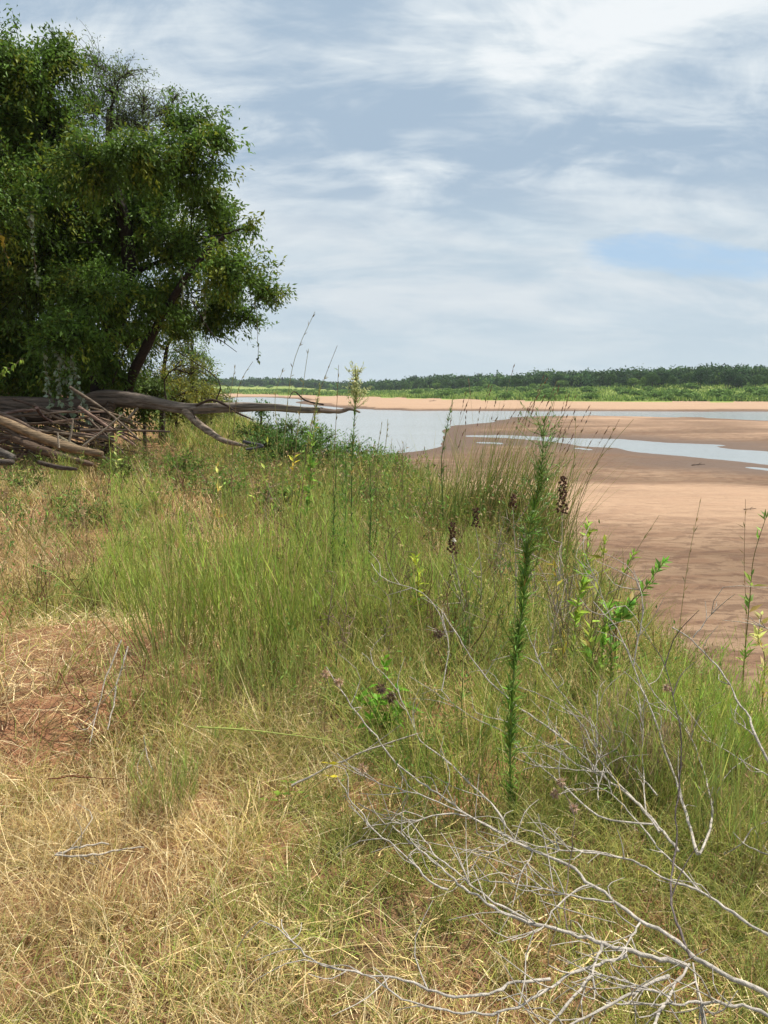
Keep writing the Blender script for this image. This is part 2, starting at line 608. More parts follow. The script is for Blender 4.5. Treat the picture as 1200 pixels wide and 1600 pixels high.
def ground_z(x, y):
    x = np.asarray(x, float)
    y = np.asarray(y, float)
    r = np.hypot(x, y)
    az = np.arctan2(x, y)
    # near bank
    d = crest_d(x, y) + (fbm(x / 2.5, y / 2.5, 3, 5) - 0.5) * 1.2
    bank = BANK + (fbm(x / 1.2, y / 1.2, 3, 11) - 0.5) * 0.14 + (fbm(x / 9, y / 9, 2, 3) - 0.5) * 0.25 * sstep(r, 3, 9)
    q = np.hypot((x - BARE[0]) / 0.85, (y - BARE[1]) / 0.75)
    bank = bank + 0.20 * sstep(q, 1.12, 0.82)
    w = slope_w(y)
    k = sstep(d, -0.4, w)
    # sand and channels
    s = np.full(x.shape, 1e9)
    m = (r > 12) & (r < 900)
    if m.any():
        sm = np.full(m.sum(), 1e9)
        for p in POLYS:
            sm = np.minimum(sm, poly_sd(x[m], y[m], p))
        s[m] = sm
    wob = (fbm(x / 7, y / 7, 4, 21) - 0.5) * np.clip(r / 60, 0.3, 2.2) * 1.6
    s = s + wob
    sand = np.where(s > 0, np.minimum(0.012 + 0.030 * s, 0.22 + 0.004 * np.minimum(s, 60)), np.maximum(0.012 + s * 0.06, -0.5))
    sand = sand + (fbm(x / 12, y / 22, 3, 8) - 0.5) * 0.22 * sstep(s, 1.5, 8)
    sand = sand + 0.10 * sstep(r, 27, 33) * sstep(r, 42, 36) - 0.17 * sstep(r, 31, 19)
    far_side = sstep(r, 120, 135)
    sand = sand + far_side * 0.32 * sstep(s + (fbm(x / 15, y / 15, 2, 4) - 0.5) * 5, 4.0, 5.2)
    z = bank * (1 - k) + sand * k
    # far bank and hills
    f = r - far_line(az) + (fbm(x / 14, y / 14, 3, 31) - 0.5) * 8
    D, hz = hill_top(az)
    land = 0.95 + (hz - 0.95) * sstep(f, 0, np.maximum(D - far_line(az), 60.0)) + (fbm(x / 40, y / 40, 3, 14) - 0.5) * 1.2 * sstep(f, 5, 40)
    kf = sstep(f, -2.5, 2.5) * sstep(d, 3, 8)
    z = z * (1 - kf) + land * kf
    return z


def gz(x, y):
    return float(ground_z(np.array([x]), np.array([y]))[0])


def build_terrain():
    a1 = np.linspace(-math.radians(33), math.radians(33), 400)
    a2 = np.linspace(math.radians(33), math.radians(327), 62)[1:]
    A = np.concatenate([a1, a2])
    na = len(A)
    Rr = np.concatenate([[0.0], np.geomspace(0.7, 12, 70)[:-1], 5775 / np.linspace(5775 / 12, 5775 / 420, 300)[:], np.geomspace(425, 2600, 30)])
    nr = len(Rr)
    rr, aa = np.meshgrid(Rr, A, indexing='ij')
    x, y = rr * np.sin(aa), rr * np.cos(aa)
    z = ground_z(x.ravel(), y.ravel())
    V = np.stack([x.ravel(), y.ravel(), z], 1)
    i, j = np.meshgrid(np.arange(nr - 1), np.arange(na), indexing='ij')
    j2 = (j + 1) % na
    F = np.stack([i * na + j, i * na + j2, (i + 1) * na + j2, (i + 1) * na + j], -1).reshape(-1, 4)
    c = V[F].mean(1)
    d = crest_d(c[:, 0], c[:, 1])
    r = np.hypot(c[:, 0], c[:, 1])
    f = r - far_line(np.arctan2(c[:, 0], c[:, 1])) + (fbm(c[:, 0] / 14, c[:, 1] / 14, 3, 31) - 0.5) * 8
    # the far bank only exists ahead; behind the camera and to the left the near bank carries on
    far = (f > 0) & (d > 5)
    near = (d < 0.8 * slope_w(c[:, 1]) + (fbm(c[:, 0] / 2, c[:, 1] / 2, 3, 2) - 0.5) * 2.0) & ~far
    sand = ~near & ~far
    for nm, msk, mt in (('bank_ground', near, M_SOIL), ('sand_bed', sand, M_SAND), ('far_bank_ground', far, M_FARG)):
        ff = F[msk]
        u, inv = np.unique(ff, return_inverse=True)
        g = Geo()
        g.add(V[u], inv.reshape(ff.shape), (0.3, 0.25, 0.2))
        o = g.obj(nm, mt, smooth=True)
        tag(o, kind='structure')
    # water sheet
    g = Geo()
    g.add([(-1500, 8, 0), (900, 8, 0), (900, 700, 0), (-1500, 700, 0)], [(0, 1, 2, 3)])
    tag(g.obj('river_water', M_WATER), kind='structure')


build_terrain()

# ---------------------------------------------------------------- grass (nobody could count it)
STRAW = lin(208, 184, 128)
STRAW_P = lin(228, 210, 166)
BROWN = lin(140, 108, 74)
OLIVE = lin(160, 160, 78)
GREEN = lin(126, 148, 62)
DEEP = lin(80, 112, 48)


def scatter(n, ymin, ymax, margin=0.6, pw=1.0):
    """points on the near bank inside a wedge a little wider than the view"""
    y = (rng.random(n) ** pw) * (ymax - ymin) + ymin
    half = 0.56 * y * 1.05 + margin
    x = rng.uniform(-1, 1, n) * half
    return x, y


def mixcol(n, pairs, weights):
    w = np.asarray(weights, float)
    if w.ndim == 1:
        w = np.tile(w, (n, 1))
    cs = np.cumsum(w / w.sum(1, keepdims=True), 1)
    k = (rng.random((n, 1)) > cs).sum(1)
    return np.asarray(pairs)[np.minimum(k, len(pairs) - 1)]


def bare_q(x, y):
    return np.hypot((x - BARE[0]) / 0.85, (y - BARE[1]) / 0.75) + (fbm(x * 3, y * 3, 2, 9) - 0.5) * 0.5


def build_grass():
    # --- short curly half-dry grass right in front
    def zone(name, n, ymin, ymax, hmin, hmax, wid, K, label, dry_bias=0.0, pw=1.0, crest=1.0, bend=1.7, per=14, rad=.03):
        nc = n // per
        cx, cy = scatter(nc, ymin, ymax, pw=pw)
        d = crest_d(cx, cy)
        clump = fbm(cx * 1.3, cy * 1.3, 3, 41)
        fine = fbm(cx * 5, cy * 5, 2, 43)
        keep = (d < crest) & (rng.random(nc) < np.clip(0.4 + 2.6 * (fine - 0.32), 0.08, 1)) & ((bare_q(cx, cy) > 1.0) | (rng.random(nc) < 0.15))
        cx, cy, clump = cx[keep], cy[keep], clump[keep]
        nc = len(cx)
        right = sstep(cx + 0.25 * cy - 0.2, -0.6, 1.2)
        patch = fbm(cx * .9 + 5, cy * .9, 3, 47)
        gk = np.clip(0.33 + 0.52 * right + (patch - 0.5) * 2.4 - dry_bias, 0.04, 0.95)
        wts = np.stack([(1 - gk) * 0.48, (1 - gk) * 0.26, (1 - gk) * 0.26, gk * 0.5, gk * 0.40, gk * 0.10], 1)
        pal = [STRAW, STRAW_P, BROWN, OLIVE, GREEN, DEEP]
        ctone = mixcol(nc, pal, wts) * np.exp(rng.normal(0, .18, (nc, 1)) + (fbm(cx * 2.2 + 9, cy * 2.2, 3, 53)[:, None] - .5) * 1.1)
        caz = rng.uniform(0, 2 * math.pi, nc)
        cl = np.abs(rng.normal(.22, .28, nc))
        idx = np.repeat(np.arange(nc), rng.integers(max(2, per // 2), per + per // 2, nc))
        n = len(idx)
        off = rng.normal(0, rad, (n, 2))
        x, y = cx[idx] + off[:, 0], cy[idx] + off[:, 1]
        z = ground_z(x, y) - 0.01
        own = mixcol(n, pal, wts[idx])
        c = np.where(rng.random((n, 1)) < .68, ctone[idx], own) * np.exp(rng.normal(0, 0.2, (n, 1)))
        tipc = c * 0.7 + STRAW * 0.3
        az = np.where(rng.random(n) < .55, np.arctan2(off[:, 0], off[:, 1]) + rng.normal(0, .5, n), caz[idx] + rng.normal(0, .6, n))
        L = rng.uniform(hmin, hmax, n) * (0.55 + 0.8 * clump[idx])
        lean = np.where(rng.random(n) < .16, rng.uniform(.8, 1.45, n), cl[idx] * .6 + np.abs(rng.normal(.12, .22, n)))
        g = Geo()
        blades(g, np.stack([x, y, z], 1), L, az, lean, rng.gamma(2.0, bend / 2, n) * 0.7,
               wid * rng.uniform(0.6, 1.4, n), c, tipc, K, twist=rng.normal(0, 1.2, n))
        o = g.obj(name, M_GRASS)
        tag(o, label, 'grass', kind='stuff')

    zone('curly_dry_grass', 112000, 0.85, 3.2, 0.09, 0.27, 0.0027, 4, 'short curly half dry grass covering the ground in the foreground', 0.02, 1.0, 1.2, 2.3, 16, .020)
    zone('meadow_grass', 70000, 3.0, 7.5, 0.16, 0.42, 0.0045, 4, 'knee high mixed green and straw coloured grass on the middle of the bank', 0.0, 0.9, 2.6, 1.5, 14, .035)
    zone('far_meadow_grass', 52000, 7.2, 17, 0.22, 0.5, 0.0085, 3, 'distant greenish straw grass before the driftwood logs', -0.05, 0.85, 4.0, 1.2, 10, .07)
    zone('bank_grass', 26000, 16.5, 55, 0.35, 0.8, 0.016, 2, 'rough grass on the bank beyond the fallen trunk', -0.2, 1.0, 5.0, 1.0, 8, .15)

    # --- flattened straw litter
    g = Geo()
    n = 34000
    x, y = scatter(n, 0.7, 6.0)
    q = bare_q(x, y)
    keep = (crest_d(x, y) < 0.4) & ((rng.random(n) < 0.34 + 0.5 * (q < 1.5) * (q > 0.75)) & ((q > 0.55) | (rng.random(n) < 0.5)))
    x, y = x[keep], y[keep]
    # extra thatch heaped over the bare patch
    k = 5200
    a, rr = rng.uniform(0, 2 * math.pi, k), np.sqrt(rng.random(k)) * 1.35
    x = np.concatenate([x, BARE[0] + np.cos(a) * rr * 0.9])
    y = np.concatenate([y, BARE[1] + np.sin(a) * rr * 0.8])
    n = len(x)
    P = np.stack([x, y, ground_z(x, y) + rng.uniform(0.004, 0.05, n)], 1)
    c = mixcol(n, [STRAW, STRAW_P, BROWN, lin(160, 126, 98)], [0.27, 0.24, 0.27, 0.22]) * np.exp(rng.normal(0, 0.28, (n, 1)))
    blades(g, P, rng.uniform(0.05, 0.25, n), rng.uniform(0, 2 * math.pi, n), rng.normal(1.35, 0.2, n), rng.normal(0.2, 0.3, n), rng.uniform(0.002, 0.0045, n), c, c, 4,
           twist=rng.normal(0, 0.8, n))
    tag(g.obj('straw_litter', M_STRAW), 'flattened straw and thatch lying over the red soil', 'straw', kind='stuff')

    # --- weedy undergrowth: thin branching forbs between the grass
    g = Geo()
    n = 5200
    x, y = scatter(n, 2.2, 17, pw=0.8)
    gk = fbm(x * 0.8, y * 0.8, 3, 77)
    keep = (crest_d(x, y) < 3.5) & (rng.random(n) < np.clip((gk - 0.3) * 3, 0.05, 1)) & (bare_q(x, y) > 1.35)
    x, y = x[keep], y[keep]
    n = len(x)
    z = ground_z(x, y)
    h = rng.uniform(0.25, 0.62, n) * (0.6 + 0.4 * sstep(y, 2, 6))
    kinds = rng.integers(0, 4, n)
    sc = np.array([lin(122, 104, 66), lin(110, 126, 58), lin(134, 112, 84), lin(92, 118, 52)])[kinds] * np.exp(rng.normal(0, .2, (n, 1)))
    wid = np.clip(0.0012 * y, 0.003, 0.010)
    pts = blades(g, np.stack([x, y, z], 1), h, rng.uniform(0, 6.28, n), np.abs(rng.normal(0.1, 0.15, n)), rng.normal(0.2, 0.2, n), wid, sc, sc, 4, tip=0.4)
    for rep in range(5):
        k = rng.integers(1, 5, n)
        b = pts[np.arange(n), k]
        blades(g, b, h * rng.uniform(0.18, 0.45, n), rng.uniform(0, 6.28, n), rng.uniform(0.3, 0.9, n), rng.normal(-0.1, 0.3, n), wid * 0.7, sc, sc, 2, tip=0.4)
    for rep in range(13):
        k = rng.integers(1, 5, n)
        b = pts[np.arange(n), k] + rng.normal(0, 0.035, (n, 3))
        D = rng.normal(0, 1, (n, 3)) + np.array([0, 0, 0.4])
        lc = np.array([lin(150, 140, 80), lin(112, 140, 58), lin(150, 128, 92), lin(92, 128, 56)])[kinds] * np.exp(rng.normal(0, .25, (n, 1)))
        leaves(g, b, D, rng.uniform(0.02, 0.05, n) * np.clip(y / 6, 0.7, 2), wid * 2.2, lc)
    tag(g.obj('weedy_undergrowth', M_GRASS), 'thin branching weeds growing all through the grass', 'weeds', kind='stuff')

    # --- scrub spilling down the near bank's slope
    g = Geo()
    n = 34000
    y = rng.uniform(2.5, 60, n) ** 1.0
    y = 2.5 + (rng.random(n) ** 1.7) * 58
    dd = rng.uniform(-0.5, 0.95, n) * slope_w(y)
    s = np.interp(y, CREST_Y, np.gradient(CREST_X, CREST_Y))
    x = np.interp(y, CREST_Y, CREST_X) + dd * np.sqrt(1 + s * s)
    keep = fbm(x * .6, y * .6, 3, 61) > 0.36 + 0.10 * np.clip(dd - 2.5, 0, 3)
    x, y = x[keep], y[keep]
    n = len(x)
    c = mixcol(n, [GREEN, DEEP, OLIVE, STRAW], [0.4, 0.25, 0.25, 0.1]) * np.exp(rng.normal(0, 0.22, (n, 1)))
    blades(g, np.stack([x, y, ground_z(x, y) - 0.02], 1), rng.uniform(0.25, 0.75, n), rng.uniform(0, 6.28, n), np.abs(rng.normal(0.2, 0.25, n)), rng.gamma(2, 0.4, n),
           np.clip(0.0012 * y, 0.004, 0.03), c, c * 0.7 + OLIVE * 0.3, 3, twist=rng.normal(0, .8, n))
    tag(g.obj('slope_grass', M_GRASS), 'green grass and weeds running down the slope of the bank to the sand', 'grass', kind='stuff')


build_grass()


# ---------------------------------------------------------------- far bank
def build_far():
    # low scrub belt
    g = Geo()
    n = 52000
    az = rng.uniform(math.radians(-31), math.radians(31), n)
    fl = far_line(az)
    D, hz = hill_top(az)
    t = rng.random(n) ** 1.3
    r = fl + 1 + t * np.minimum(D - fl, 190)
    x, y = r * np.sin(az), r * np.cos(az)
    keep = crest_d(x, y) > 8
    x, y, r = x[keep], y[keep], r[keep]
    n = len(x)
    patch = fbm(x / 18, y / 18, 4, 51)
    z = ground_z(x, y)
    c = mixcol(n, [lin(140, 160, 78), lin(116, 140, 66), lin(160, 172, 100), lin(88, 116, 56)],
               np.stack([np.full(n, .4), np.full(n, .3), np.clip(1.3 - 2 * patch, 0.02, 1), np.clip(2 * patch - .7, 0.02, 1)], 1)) * np.exp(rng.normal(0, .18, (n, 1)))
    h = rng.uniform(0.5, 1.3, n) * (0.5 + 1.1 * patch)
    blades(g, np.stack([x, y, z - 0.1], 1), h, rng.uniform(0, 6.28, n), np.abs(rng.normal(.3, .3, n)), rng.normal(.3, .3, n), r * 0.0022, c, c, 2, tip=0.3)
    tag(g.obj('far_scrub', M_FAR), 'low bright green scrub and reeds along the far shore', 'scrub', kind='stuff')

    # woodland that reads as one mass
    def crown_quads(g, cx, cy, cz, rad, hgt, nq, size, col):
        m = len(cx)
        idx = np.repeat(np.arange(m), nq)
        k = len(idx)
        v = unit(rng.normal(0, 1, (k, 3)))
        lob = 0.78 + 0.3 * np.sin(v[:, 0] * 5 + idx) * np.cos(v[:, 1] * 4 + idx * 1.7)
        rr = lob * rng.uniform(0.75, 1.02, k)
        P = np.stack([cx[idx] + v[:, 0] * rad[idx] * rr, cy[idx] + v[:, 1] * rad[idx] * rr, cz[idx] + v[:, 2] * hgt[idx] * rr], 1)
        nrm = unit(v + rng.normal(0, .7, (k, 3)))
        s1 = unit(np.cross(nrm, rng.normal(0, 1, (k, 3))))
        s2 = np.cross(nrm, s1)
        sz = (size[idx] * rng.uniform(.6, 1.3, k))[:, None]
        V = np.stack([P - s1 * sz, P - s2 * sz * .8, P + s1 * sz, P + s2 * sz * .8], 1).reshape(-1, 3)
        F = (np.arange(k)[:, None] * 4 + np.arange(4)[None, :])
        C = np.repeat(col[idx] * np.exp(rng.normal(0, .16, (k, 1))), 4, axis=0)
        g.add(V, F, C)

    g = Geo()
    n = 2300
    az = rng.uniform(math.radians(-31), math.radians(31), n)
    fl = far_line(az)
    D, hz = hill_top(az)
    r = fl + (0.64 + rng.random(n) * 0.5) * (D - fl)
    x, y = r * np.sin(az), r * np.cos(az)
    keep = crest_d(x, y) > 25
    x, y, r = x[keep], y[keep], r[keep]
    n = len(x)
    z = ground_z(x, y)
    H = rng.uniform(4.4, 9.2, n) * (0.62 + 0.72 * fbm(x / 30, y / 30, 2, 3))
    col = mixcol(n, [lin(66, 92, 46), lin(50, 76, 42), lin(90, 116, 54), lin(60, 88, 48)], [.35, .3, .15, .2]) * np.exp(rng.normal(0, .3, (n, 1)))
    crown_quads(g, x, y, z + H * 0.58, H * rng.uniform(.42, .62, n), H * .44, 95, r * 0.0013, col)
    m2 = rng.random(n) < .55
    crown_quads(g, x[m2], y[m2], z[m2] + 1.0, np.full(m2.sum(), 3.6), np.full(m2.sum(), 1.8), 30, r[m2] * 0.0016, col[m2])
    tag(g.obj('distant_wood', M_FAR), 'dark green wood covering the low hill beyond the river', 'wood', kind='stuff')

    # individual trees along the wood's front edge: three kinds, each trunk + crown
    kinds = []
    for k, (hh, rad, cc) in enumerate(((7.5, 3.4, lin(70, 98, 44)), (6.4, 3.1, lin(108, 136, 58)), (8.6, 3.6, lin(50, 78, 40)))):
        t = thing('broadleaf_tree', 'x', 'tree')
        gt = Geo()
        tube(gt, resample([(0, 0, -0.5), (0.1, 0, hh * .3), (0.2, 0.1, hh * .6)], 5), np.linspace(.2, .08, 5), 6, lin(86, 74, 60))
        gt.obj('trunk', M_BARK, t)
        gc = Geo()
        for l in range(9):
            a = l * 2.4 + rng.random()
            rr = 0 if l == 0 else rad * rng.uniform(.35, .62)
            cx, cy = np.array([rr * math.cos(a)]), np.array([rr * math.sin(a)])
            cz = np.array([hh * rng.uniform(.36, .74) if l else hh * .68])
            crown_quads(gc, cx, cy, cz, np.array([rad * rng.uniform(.42, .6)]), np.array([hh * .24]), 200, np.array([.24]), cc[None, :] * math.exp(rng.normal(0, .12)))
        gc.obj('crown', M_FAR, t)
        kinds.append(t)
    used = set()
    cnt = 0
    names = ['mid green round tree at the front edge of the wood across the river',
             'pale yellowish green tree at the front edge of the wood across the river',
             'tall dark green tree at the front edge of the wood across the river']
    while cnt < 105:
        px = rng.uniform(345, 1215)
        azv = math.atan2(ray(px, 600)[0], ray(px, 600)[1])
        Dv, hv = hill_top(azv)
        fv = float(far_line(azv))
        rv = fv + rng.uniform(.52, .72) * (float(Dv) - fv)
        xv, yv = rv * math.sin(azv), rv * math.cos(azv)
        k = int(rng.choice([0, 0, 1, 2]))
        o = kinds[k] if k not in used else copy_tree(kinds[k])
        used.add(k)
        o.location = (xv, yv, gz(xv, yv) - .2)
        o.rotation_euler.z = rng.uniform(0, 6.28)
        s = rng.uniform(.6, 1.05)
        o.scale = (s * rng.uniform(.9, 1.3), s * rng.uniform(.9, 1.3), s)
        zn = ('left end', 'middle', 'right end')[0 if px < 600 else 1 if px < 900 else 2]
        tag(o, names[k].replace('at the front edge of the wood', 'at the %s of the wood' % zn), 'tree', ('mid green', 'pale', 'dark')[k] + ' trees at the %s of the far wood' % zn)
        cnt += 1
    # bushes in the scrub belt
    b = thing('willow_bush', 'rounded green bush in the scrub on the far shore', 'bush', group='bushes on the far shore')
    gc = Geo()
    for l in range(6):
        a = l * 2.4
        rr = .9 * (l > 0)
        crown_quads(gc, np.array([rr * math.cos(a)]), np.array([rr * math.sin(a)]), np.array([rng.uniform(.7, 1.3)]), np.array([.9]), np.array([.8]), 90, np.array([.2]), lin(108, 136, 66)[None, :])
    gc.obj('foliage', M_FAR, b)
    gt = Geo()
    for l in range(5):
        tube(gt, [(0, 0, -.2), (.5 * math.cos(l * 1.3), .5 * math.sin(l * 1.3), 1.0)], (.04, .02), 5, lin(90, 78, 60))
    gt.obj('stem', M_BARK, b)
    for i in range(85):
        px = rng.uniform(345, 1215)
        azv = math.atan2(ray(px, 600)[0], ray(px, 600)[1])
        Dv, hv = hill_top(azv)
        fv = float(far_line(azv))
        rv = fv + (0.02 + rng.random() ** 1.1 * .6) * (float(Dv) - fv)
        xv, yv = rv * math.sin(azv), rv * math.cos(azv)
        o = b if i == 0 else copy_tree(b)
        o.location = (xv, yv, gz(xv, yv) - .1)
        o.rotation_euler.z = rng.uniform(0, 6.28)
        s = rng.uniform(.7, 1.8)
        o.scale = (s * 1.4, s * 1.4, s)
        zn = ('left end', 'middle', 'right end')[0 if px < 600 else 1 if px < 900 else 2]
        sz = 'large' if s > 1.25 else 'small'
        tag(o, '%s rounded green bush in the scrub at the %s of the far shore' % (sz, zn), 'bush', '%s bushes at the %s of the far shore' % (sz, zn))


build_far()


# ---------------------------------------------------------------- trees on the near bank
def grow_tree(name, label, trunk_px, lobes, leaf_col, leaf_L, leaf_W, twigs_per_m2, leaves_per_twig, bark, r0, droop=0.35, mat=None, seed=1, tip_col=None, lobe_scale=1.0):
    """lobes: (px, py, radius_px, depth).  Limbs run from the trunk to each lobe, twigs fill the lobe, leaves sit on the twigs."""
    global rng
    keep_rng, rng = rng, np.random.default_rng(seed)
    base = at(*trunk_px[0])
    base[2] = gz(base[0], base[1]) - .1
    pts = [base] + [at(*p) for p in trunk_px[1:]]
    T = resample(pts, 14)
    t = thing(name, label, 'tree', tuple(base))
    g = Geo()
    tube(g, T, np.linspace(r0, r0 * .45, len(T)), 10, bark, .25)
    g.obj('trunk', M_BARK, t, base, True)
    nodes = [(p, r0 * (1 - .55 * i / len(T))) for i, p in enumerate(T)]
    gl, gc = Geo(), Geo()
    C = [(at(a, b, Y), r * Y / FPX * lobe_scale) for a, b, r, Y in lobes]
    C.sort(key=lambda c: np.linalg.norm(c[0] - T[-1]) + 0.3 * c[0][2])
    for c, R in C:
        best = min(nodes, key=lambda q: np.linalg.norm(q[0] - c) + 1.2 * max(0, q[0][2] - c[2] + .2))
        p0, rr = best
        L = np.linalg.norm(c - p0)
        mid = (p0 + c) / 2 + rng.normal(0, .12, 3) * L + np.array([0, 0, .1 * L])
        limb = resample([p0, mid, c], 8)
        rl = min(rr * .8, .02 + .035 * L)
        tube(gl, limb, np.linspace(rl, .018, 8), 6, bark, .2)
        nodes += [(limb[i], rl * (1 - i / 9)) for i in range(2, 8)]
        nt = max(6, int(twigs_per_m2 * R * R * 4))
        v = unit(rng.normal(0, 1, (nt, 3)))
        v[:, 2] *= .85
        tipp = c + v * R * (rng.random((nt, 1)) ** .45) * np.where(rng.random((nt, 1)) < .14, rng.uniform(1.2, 1.65, (nt, 1)), rng.uniform(.8, 1.15, (nt, 1)))
        for q in tipp:
            s = limb[rng.integers(4, 8)]
            m = (s + q) / 2 + rng.normal(0, .1, 3) * R + np.array([0, 0, .12 * R])
            tw = resample([s, m, q + np.array([0, 0, -droop * .25 * R * rng.random()])], 6)
            tube(gl, tw, np.linspace(.010, .003, 6), 3, bark, 0, False)
            k = leaves_per_twig
            tt = rng.uniform(.35, 1.05, k)
            idx = np.clip(tt * 5, 0, 4.999)
            i0 = idx.astype(int)
            fr = (idx - i0)[:, None]
            P = tw[i0] * (1 - fr) + tw[np.minimum(i0 + 1, 5)] * fr + rng.normal(0, .07, (k, 3)) * (0.5 + leaf_L * 6)
            D = unit(tw[-1] - tw[2])[None, :] * .6 + rng.normal(0, .6, (k, 3)) + np.array([0, 0, -droop])
            hue = leaf_col if tip_col is None or rng.random() > .18 else tip_col
            cc = np.asarray(hue) * math.exp(rng.normal(0, .16)) * np.exp(rng.normal(0, .18, (k, 1)))
            leaves(gc, P, D, leaf_L * rng.uniform(.4, 1.45, k), leaf_W * rng.uniform(.7, 1.2, k), cc)
    gl.obj('limbs', M_BARK, t, base)
    gc.obj('crown', mat or M_LEAF, t, base)
    rng = keep_rng
    return t


L1 = [(-110, 170, 110), (-30, 110, 85), (35, 110, 70), (100, 95, 52), (50, 190, 95), (140, 255, 78), (215, 250, 58), (310, 190, 42), (340, 220, 34), (285, 250, 70),
      (225, 290, 90), (325, 300, 46), (350, 350, 46), (395, 350, 20), (300, 395, 76), (360, 420, 62), (415, 455, 36), (350, 475, 52), (265, 470, 60), (180, 370, 100), (80, 310, 115),
      (-40, 310, 120), (-70, 460, 120), (50, 430, 110), (150, 460, 86), (105, 540, 80), (20, 545, 85), (165, 560, 44), (-80, 570, 100), (385, 500, 26), (60, 595, 46), (215, 530, 46), (245, 480, 46), (125, 585, 56), (185, 590, 34), (290, 510, 40), (330, 505, 30)]
rl = random.Random(3)
L1 = [(a, b, r, 15.6 + rl.uniform(-1.4, 2.2)) for a, b, r in L1] + [(50, 260, 115, 17.6), (100, 410, 120, 17.6), (-30, 430, 120, 17.6), (215, 350, 75, 17.4), (60, 540, 80, 17.5)]
big_tree = grow_tree('broadleaf_tree', 'large dark green spreading tree at the left rising behind the fallen trunk',
                     [(150, 640, 16.6), (160, 560, 16.4), (200, 450, 16.2), (190, 330, 16.2), (150, 230, 16.3)], L1,
                     lin(84, 112, 42), .105, .044, 27, 46, lin(42, 35, 29), .24, seed=5, tip_col=lin(116, 128, 44))
# leaning second stem that shows below the crown
g = Geo()
bb = np.array(big_tree.location)
P = resample([at(198, 625, 16.0), at(205, 590, 15.9), at(222, 555, 15.7), at(250, 500, 15.6), at(300, 420, 15.6), at(350, 370, 15.7)], 16)
tube(g, P, np.linspace(.12, .04, 16), 8, lin(54, 44, 36), .25)
g.obj('leaning_limb', M_BARK, big_tree, bb, True)
tag(big_tree.children[-1], 'bare dark limb leaning right under the crown')
g = Geo()
for q in ([(330, 640, 15.4), (345, 600, 15.4), (310, 570, 15.5), (270, 545, 15.6)], [(260, 625, 15.5), (258, 590, 15.5), (290, 570, 15.5), (330, 590, 15.4)], [(175, 600, 15.6), (200, 540, 15.6), (240, 520, 15.5)],
          [(300, 470, 15.5), (330, 520, 15.4), (350, 535, 15.3), (370, 550, 15.3)]):
    tube(g, resample([at(*p) for p in q], 9), np.linspace(.018, .006, 9), 5, lin(66, 56, 46))
g.obj('bare_branches', M_BARK, big_tree, bb)

grow_tree('feathery_tree', 'sparse airy tree with thin grey branches showing above the big crown',
          [(165, 640, 19.5), (165, 420, 19.5), (168, 250, 19.4), (172, 170, 19.4)],
          [(175, 140, 52, 19.4), (225, 160, 46, 19.3), (150, 100, 46, 19.5), (260, 175, 36, 19.2), (200, 115, 40, 19.6), (275, 150, 24, 19.1), (225, 200, 50, 19.5), (140, 170, 60, 19.6), (190, 190, 60, 19.5)],
          lin(104, 122, 72), .08, .032, 26, 10, lin(84, 76, 66), .16, seed=8)
grow_tree('locust_tree', 'yellowish green smaller tree behind the big tree and the fallen trunk',
          [(250, 640, 21), (255, 590, 21), (262, 540, 21)],
          [(230, 530, 42, 20.5), (270, 520, 45, 21), (215, 590, 40, 20), (300, 585, 40, 20.5), (255, 600, 40, 20), (320, 615, 32, 20.5)],
          lin(122, 128, 48), .085, .032, 20, 18, lin(70, 60, 50), .1, seed=9, tip_col=lin(150, 140, 40))
grow_tree('willow_tree', 'pointed bright green tree standing farther along the bank',
          [(300, 625, 30), (300, 580, 30), (300, 540, 30)],
          [(300, 525, 26, 30), (285, 550, 34, 30), (318, 560, 30, 30), (300, 590, 40, 30), (330, 595, 22, 30.5), (270, 600, 40, 30)],
          lin(98, 124, 58), .16, .05, 12, 16, lin(70, 60, 50), .12, seed=10)
for i, (px, py, r, Y, col, lab) in enumerate(((355, 630, 18, 33, lin(96, 120, 56), 'low green bush left of the water behind the fallen trunk'),
                                              (330, 622, 26, 27, lin(112, 118, 66), 'olive bush under the willow behind the fallen trunk'),
                                              (408, 634, 10, 24, lin(70, 110, 46), 'small dark green bush peeking above the pale end of the trunk'))):
    t = grow_tree('riverside_bush', lab, [(px, py + 30, Y), (px, py + 14, Y), (px, py, Y)], [(px - r * .5, py + r * .3, r, Y), (px + r * .6, py + r * .2, r, Y), (px, py - r * .2, r * .9, Y), (px, py + r, r * 1.2, Y)],
                  col, .12, .045, 14, 14, lin(80, 70, 56), .05, seed=20 + i)
    t['category'] = 'bush'


UB = [(-70, 590, 60, 18.5), (20, 600, 52, 18.2), (95, 605, 46, 18.8), (165, 608, 42, 18.4), (225, 612, 34, 18.9), (275, 618, 30, 22.5), (320, 622, 24, 23.5)]
for i, (px, py, r, Y) in enumerate(UB):
    lab = ('dense dark bush beyond the left edge behind the logs', 'dense dark bush behind the driftwood heap at the far left', 'dense dark bush behind the vine curtain', 'dense dark bush at the foot of the big tree',
           'dark bush right of the big tree trunk behind the fallen log', 'olive bush behind the thick middle of the fallen log', 'olive bush behind the fork of the fallen log')[i]
    t = grow_tree('understory_bush', lab, [(px, py + 60, Y), (px, py + 30, Y), (px, py, Y)], [(px - r * .6, py, r, Y), (px + r * .6, py + r * .2, r, Y - .3), (px, py - r * .5, r * .9, Y), (px, py + r * .9, r * 1.1, Y - .2)],
                  lin(84, 104, 46) if i < 5 else lin(124, 130, 66), .12, .055, 16, 24, lin(70, 60, 50), .05, seed=60 + i)
    t['category'] = 'bush'


